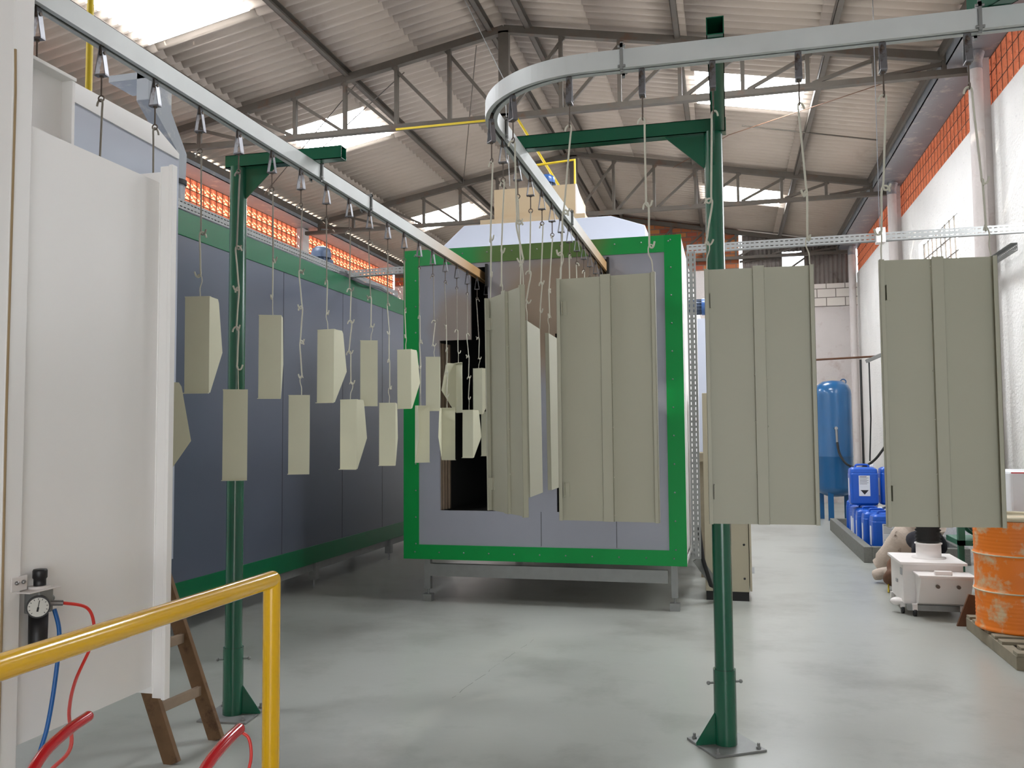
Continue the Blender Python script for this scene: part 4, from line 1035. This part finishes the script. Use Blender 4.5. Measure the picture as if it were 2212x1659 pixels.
# ------------------------------------------------------------------ pallet and orange drum
pl = thing('wooden_pallet', 'grey wooden pallet under the orange drum at the right edge', 'pallet', (2.42, 7.38, 0))
for x in (1.93,2.41,2.88): part('stringer', MB().box(x-0.04,x+0.04,6.74,8.05,0.0,0.095), 'pallet', pl, bev=0.003)
for i in range(8):
    y = 6.78+i*0.175; part('deck_board', MB().box(1.895 if i not in (1,) else 1.97,2.92,y-0.05,y+0.05,0.095,0.118), 'pallet', pl, bev=0.002)
dr = thing('steel_drum', 'scuffed orange steel drum on the pallet at the right edge', 'drum', (2.14, 7.57, 0.118))
dp = [(0,0.118),(0.28,0.118),(0.292,0.125),(0.292,0.14),(0.284,0.15)]
z = 0.15
ribs = [0.42,0.70]
zz_ = 0.15
while zz_ < 0.96:
    zz_ += 0.01; r0 = 0.284
    for rb_ in ribs: r0 += 0.012*math.exp(-((zz_-rb_)/0.012)**2)
    if (0.72 < zz_ < 0.92) or (0.18 < zz_ < 0.38): r0 += 0.0015*math.sin(zz_*2*PI/0.028)
    dp.append((r0, zz_))
part('shell', MB().lathe(dp,56,2.14,7.57), 'orange', dr)
part('rim', MB().lathe([(0.284,0.962),(0.295,0.968),(0.297,0.985),(0.290,0.998),(0.278,0.998),(0.274,0.985),(0.276,0.97),(0.0,0.968)],56,2.14,7.57), 'drum_rim', dr)
mb = MB()
for rb_ in ribs: mb.tube([(2.14+0.294*math.cos(2*PI*q/48),7.57+0.294*math.sin(2*PI*q/48),rb_) for q in range(48)],0.006,6,closed=True)
part('rolling_hoop', mb, 'drum_rim', dr, label='worn pale rolling hoops')

# clutter by the right wall
def lump(name, c, sc, m, label, cat, seed, amp=0.25, rz=0.0, tilt=0.0):
    rnd = random.Random(seed); mb = MB().sphere((0,0,0),1,28,18)
    ph = [(rnd.uniform(1.5,4.5),rnd.uniform(0,6),rnd.uniform(1.5,4.5),rnd.uniform(0,6),rnd.uniform(1.5,4.5),rnd.uniform(0,6)) for _ in range(4)]
    out = []
    for (x,y,z) in mb.v:
        d = sum(math.sin(a*x+b)*math.sin(c_*y+d_)*math.sin(e*z+f_) for a,b,c_,d_,e,f_ in ph)*amp + 1
        out.append((x*sc[0]*d, y*sc[1]*d, z*sc[2]*d))
    mb.v = out; mb.xf(Matrix.Rotation(rz,4,'Z')@Matrix.Rotation(tilt,4,'Y'))
    zm = min(v[2] for v in mb.v)
    mb.xf(Matrix.Translation((c[0],c[1],c[2]-zm)))
    return single(name, mb, m, label, cat)
def roll(name, p, q, r0, r1, m, label, cat, seed):
    rnd = random.Random(seed); p = Vector(p); q = Vector(q); n = 14
    pts = [p.lerp(q,i/n)+Vector((rnd.uniform(-1,1),rnd.uniform(-1,1),rnd.uniform(-1,1)))*0.012 for i in range(n+1)]
    rs = [(r0+(r1-r0)*i/n)*(1+rnd.uniform(-0.12,0.12)) for i in range(n+1)]
    return single(name, MB().tube(pts,rs,14), m, label, cat)
roll('canvas_roll', (1.62,10.6,0.12),(2.12,10.35,0.72),0.11,0.20,'cloth','dirty cream canvas bundle leaning beside the jerrycans','canvas bundle',3)
roll('canvas_roll', (1.52,10.3,0.08),(2.1,10.0,0.30),0.055,0.10,'cloth','dirty cream canvas roll lying low left of the white hopper','canvas bundle',4)
lump('black_bag', (1.95,9.80,0.30),(0.17,0.15,0.16),'cloth_dark','crumpled black cloth bag behind the white hopper','bag',11,0.2)
lump('canvas_bundle', (1.85,9.75,0.0),(0.30,0.30,0.17),'rustwood','brown dusty sacking on the floor behind the white hopper','sacking',5,0.15)
single('yellow_strap', MB().tube(smooth_path([(1.66,9.95,0.30),(1.60,9.85,0.22),(1.57,9.75,0.08),(1.55,9.65,0.01)]),0.008,6), 'yellow_pipe', 'thin yellow strap trailing onto the floor from the canvas', 'strap')
gm = thing('green_machine', 'dark green workshop machine with a steel wheel behind the orange drum', 'machine', (2.2, 9.4, 0))
part('frame', MB().box(2.12,2.75,9.2,9.7,0.55,0.60).bar((2.15,9.25,0.55),(2.15,9.25,0),0.05,0.05).bar((2.7,9.25,0.55),(2.7,9.25,0),0.05,0.05).box(2.12,2.18,9.2,9.26,0.55,0.9), 'machine_green', gm)
part('steel_wheel', MB().lathe([(0.10,9.28),(0.155,9.28),(0.16,9.30),(0.155,9.33),(0.10,9.33)],32,2.36,0.80,axis='y'), 'steel', gm)
part('guard', MB().lathe([(0.0,9.34),(0.18,9.34),(0.18,9.42),(0,9.42)],32,2.36,0.80,axis='y'), 'machine_green', gm)
single('rusty_board', MB().prism([(1.84,0.0),(1.98,0.0),(2.04,0.25),(1.94,0.27)], 8.14, 8.17, lambda u, v, t: (u,t,v)), 'rustwood', 'small rusty brown plate leaning between the hopper and the pallet', 'board')
for i, (x, y, z, lb) in enumerate(((2.58,8.5,0.0,'lower stack of white sacks by the wall behind the orange drum'),)):
    mb = MB(); 
    for q in range(6): mb.box(x-0.3+0.01*(q%2),x+0.32,y-0.4,y+0.4,z+q*0.15,z+q*0.15+0.145)
    single('sack_stack', mb, 'cloth', lb, 'sacks', bev=0.05)
sk = thing('white_carton', 'white printed carton lying above the orange drum by the right wall', 'carton', (2.6,8.5,0.9))
part('carton_body', MB().box(2.32,2.88,8.25,8.85,0.90,1.30), 'paper', sk, bev=0.02)
mb = MB().prism([(2.46,0.98),(2.62,0.96),(2.62,1.10),(2.44,1.12)], 8.244, 8.25, lambda u, v, t: (u,t,v)); mb.prism([(2.33,1.285),(2.86,1.285),(2.86,1.295),(2.33,1.295)], 8.244, 8.25, lambda u, v, t: (u,t,v))
part('red_print', mb, 'redprint', sk)
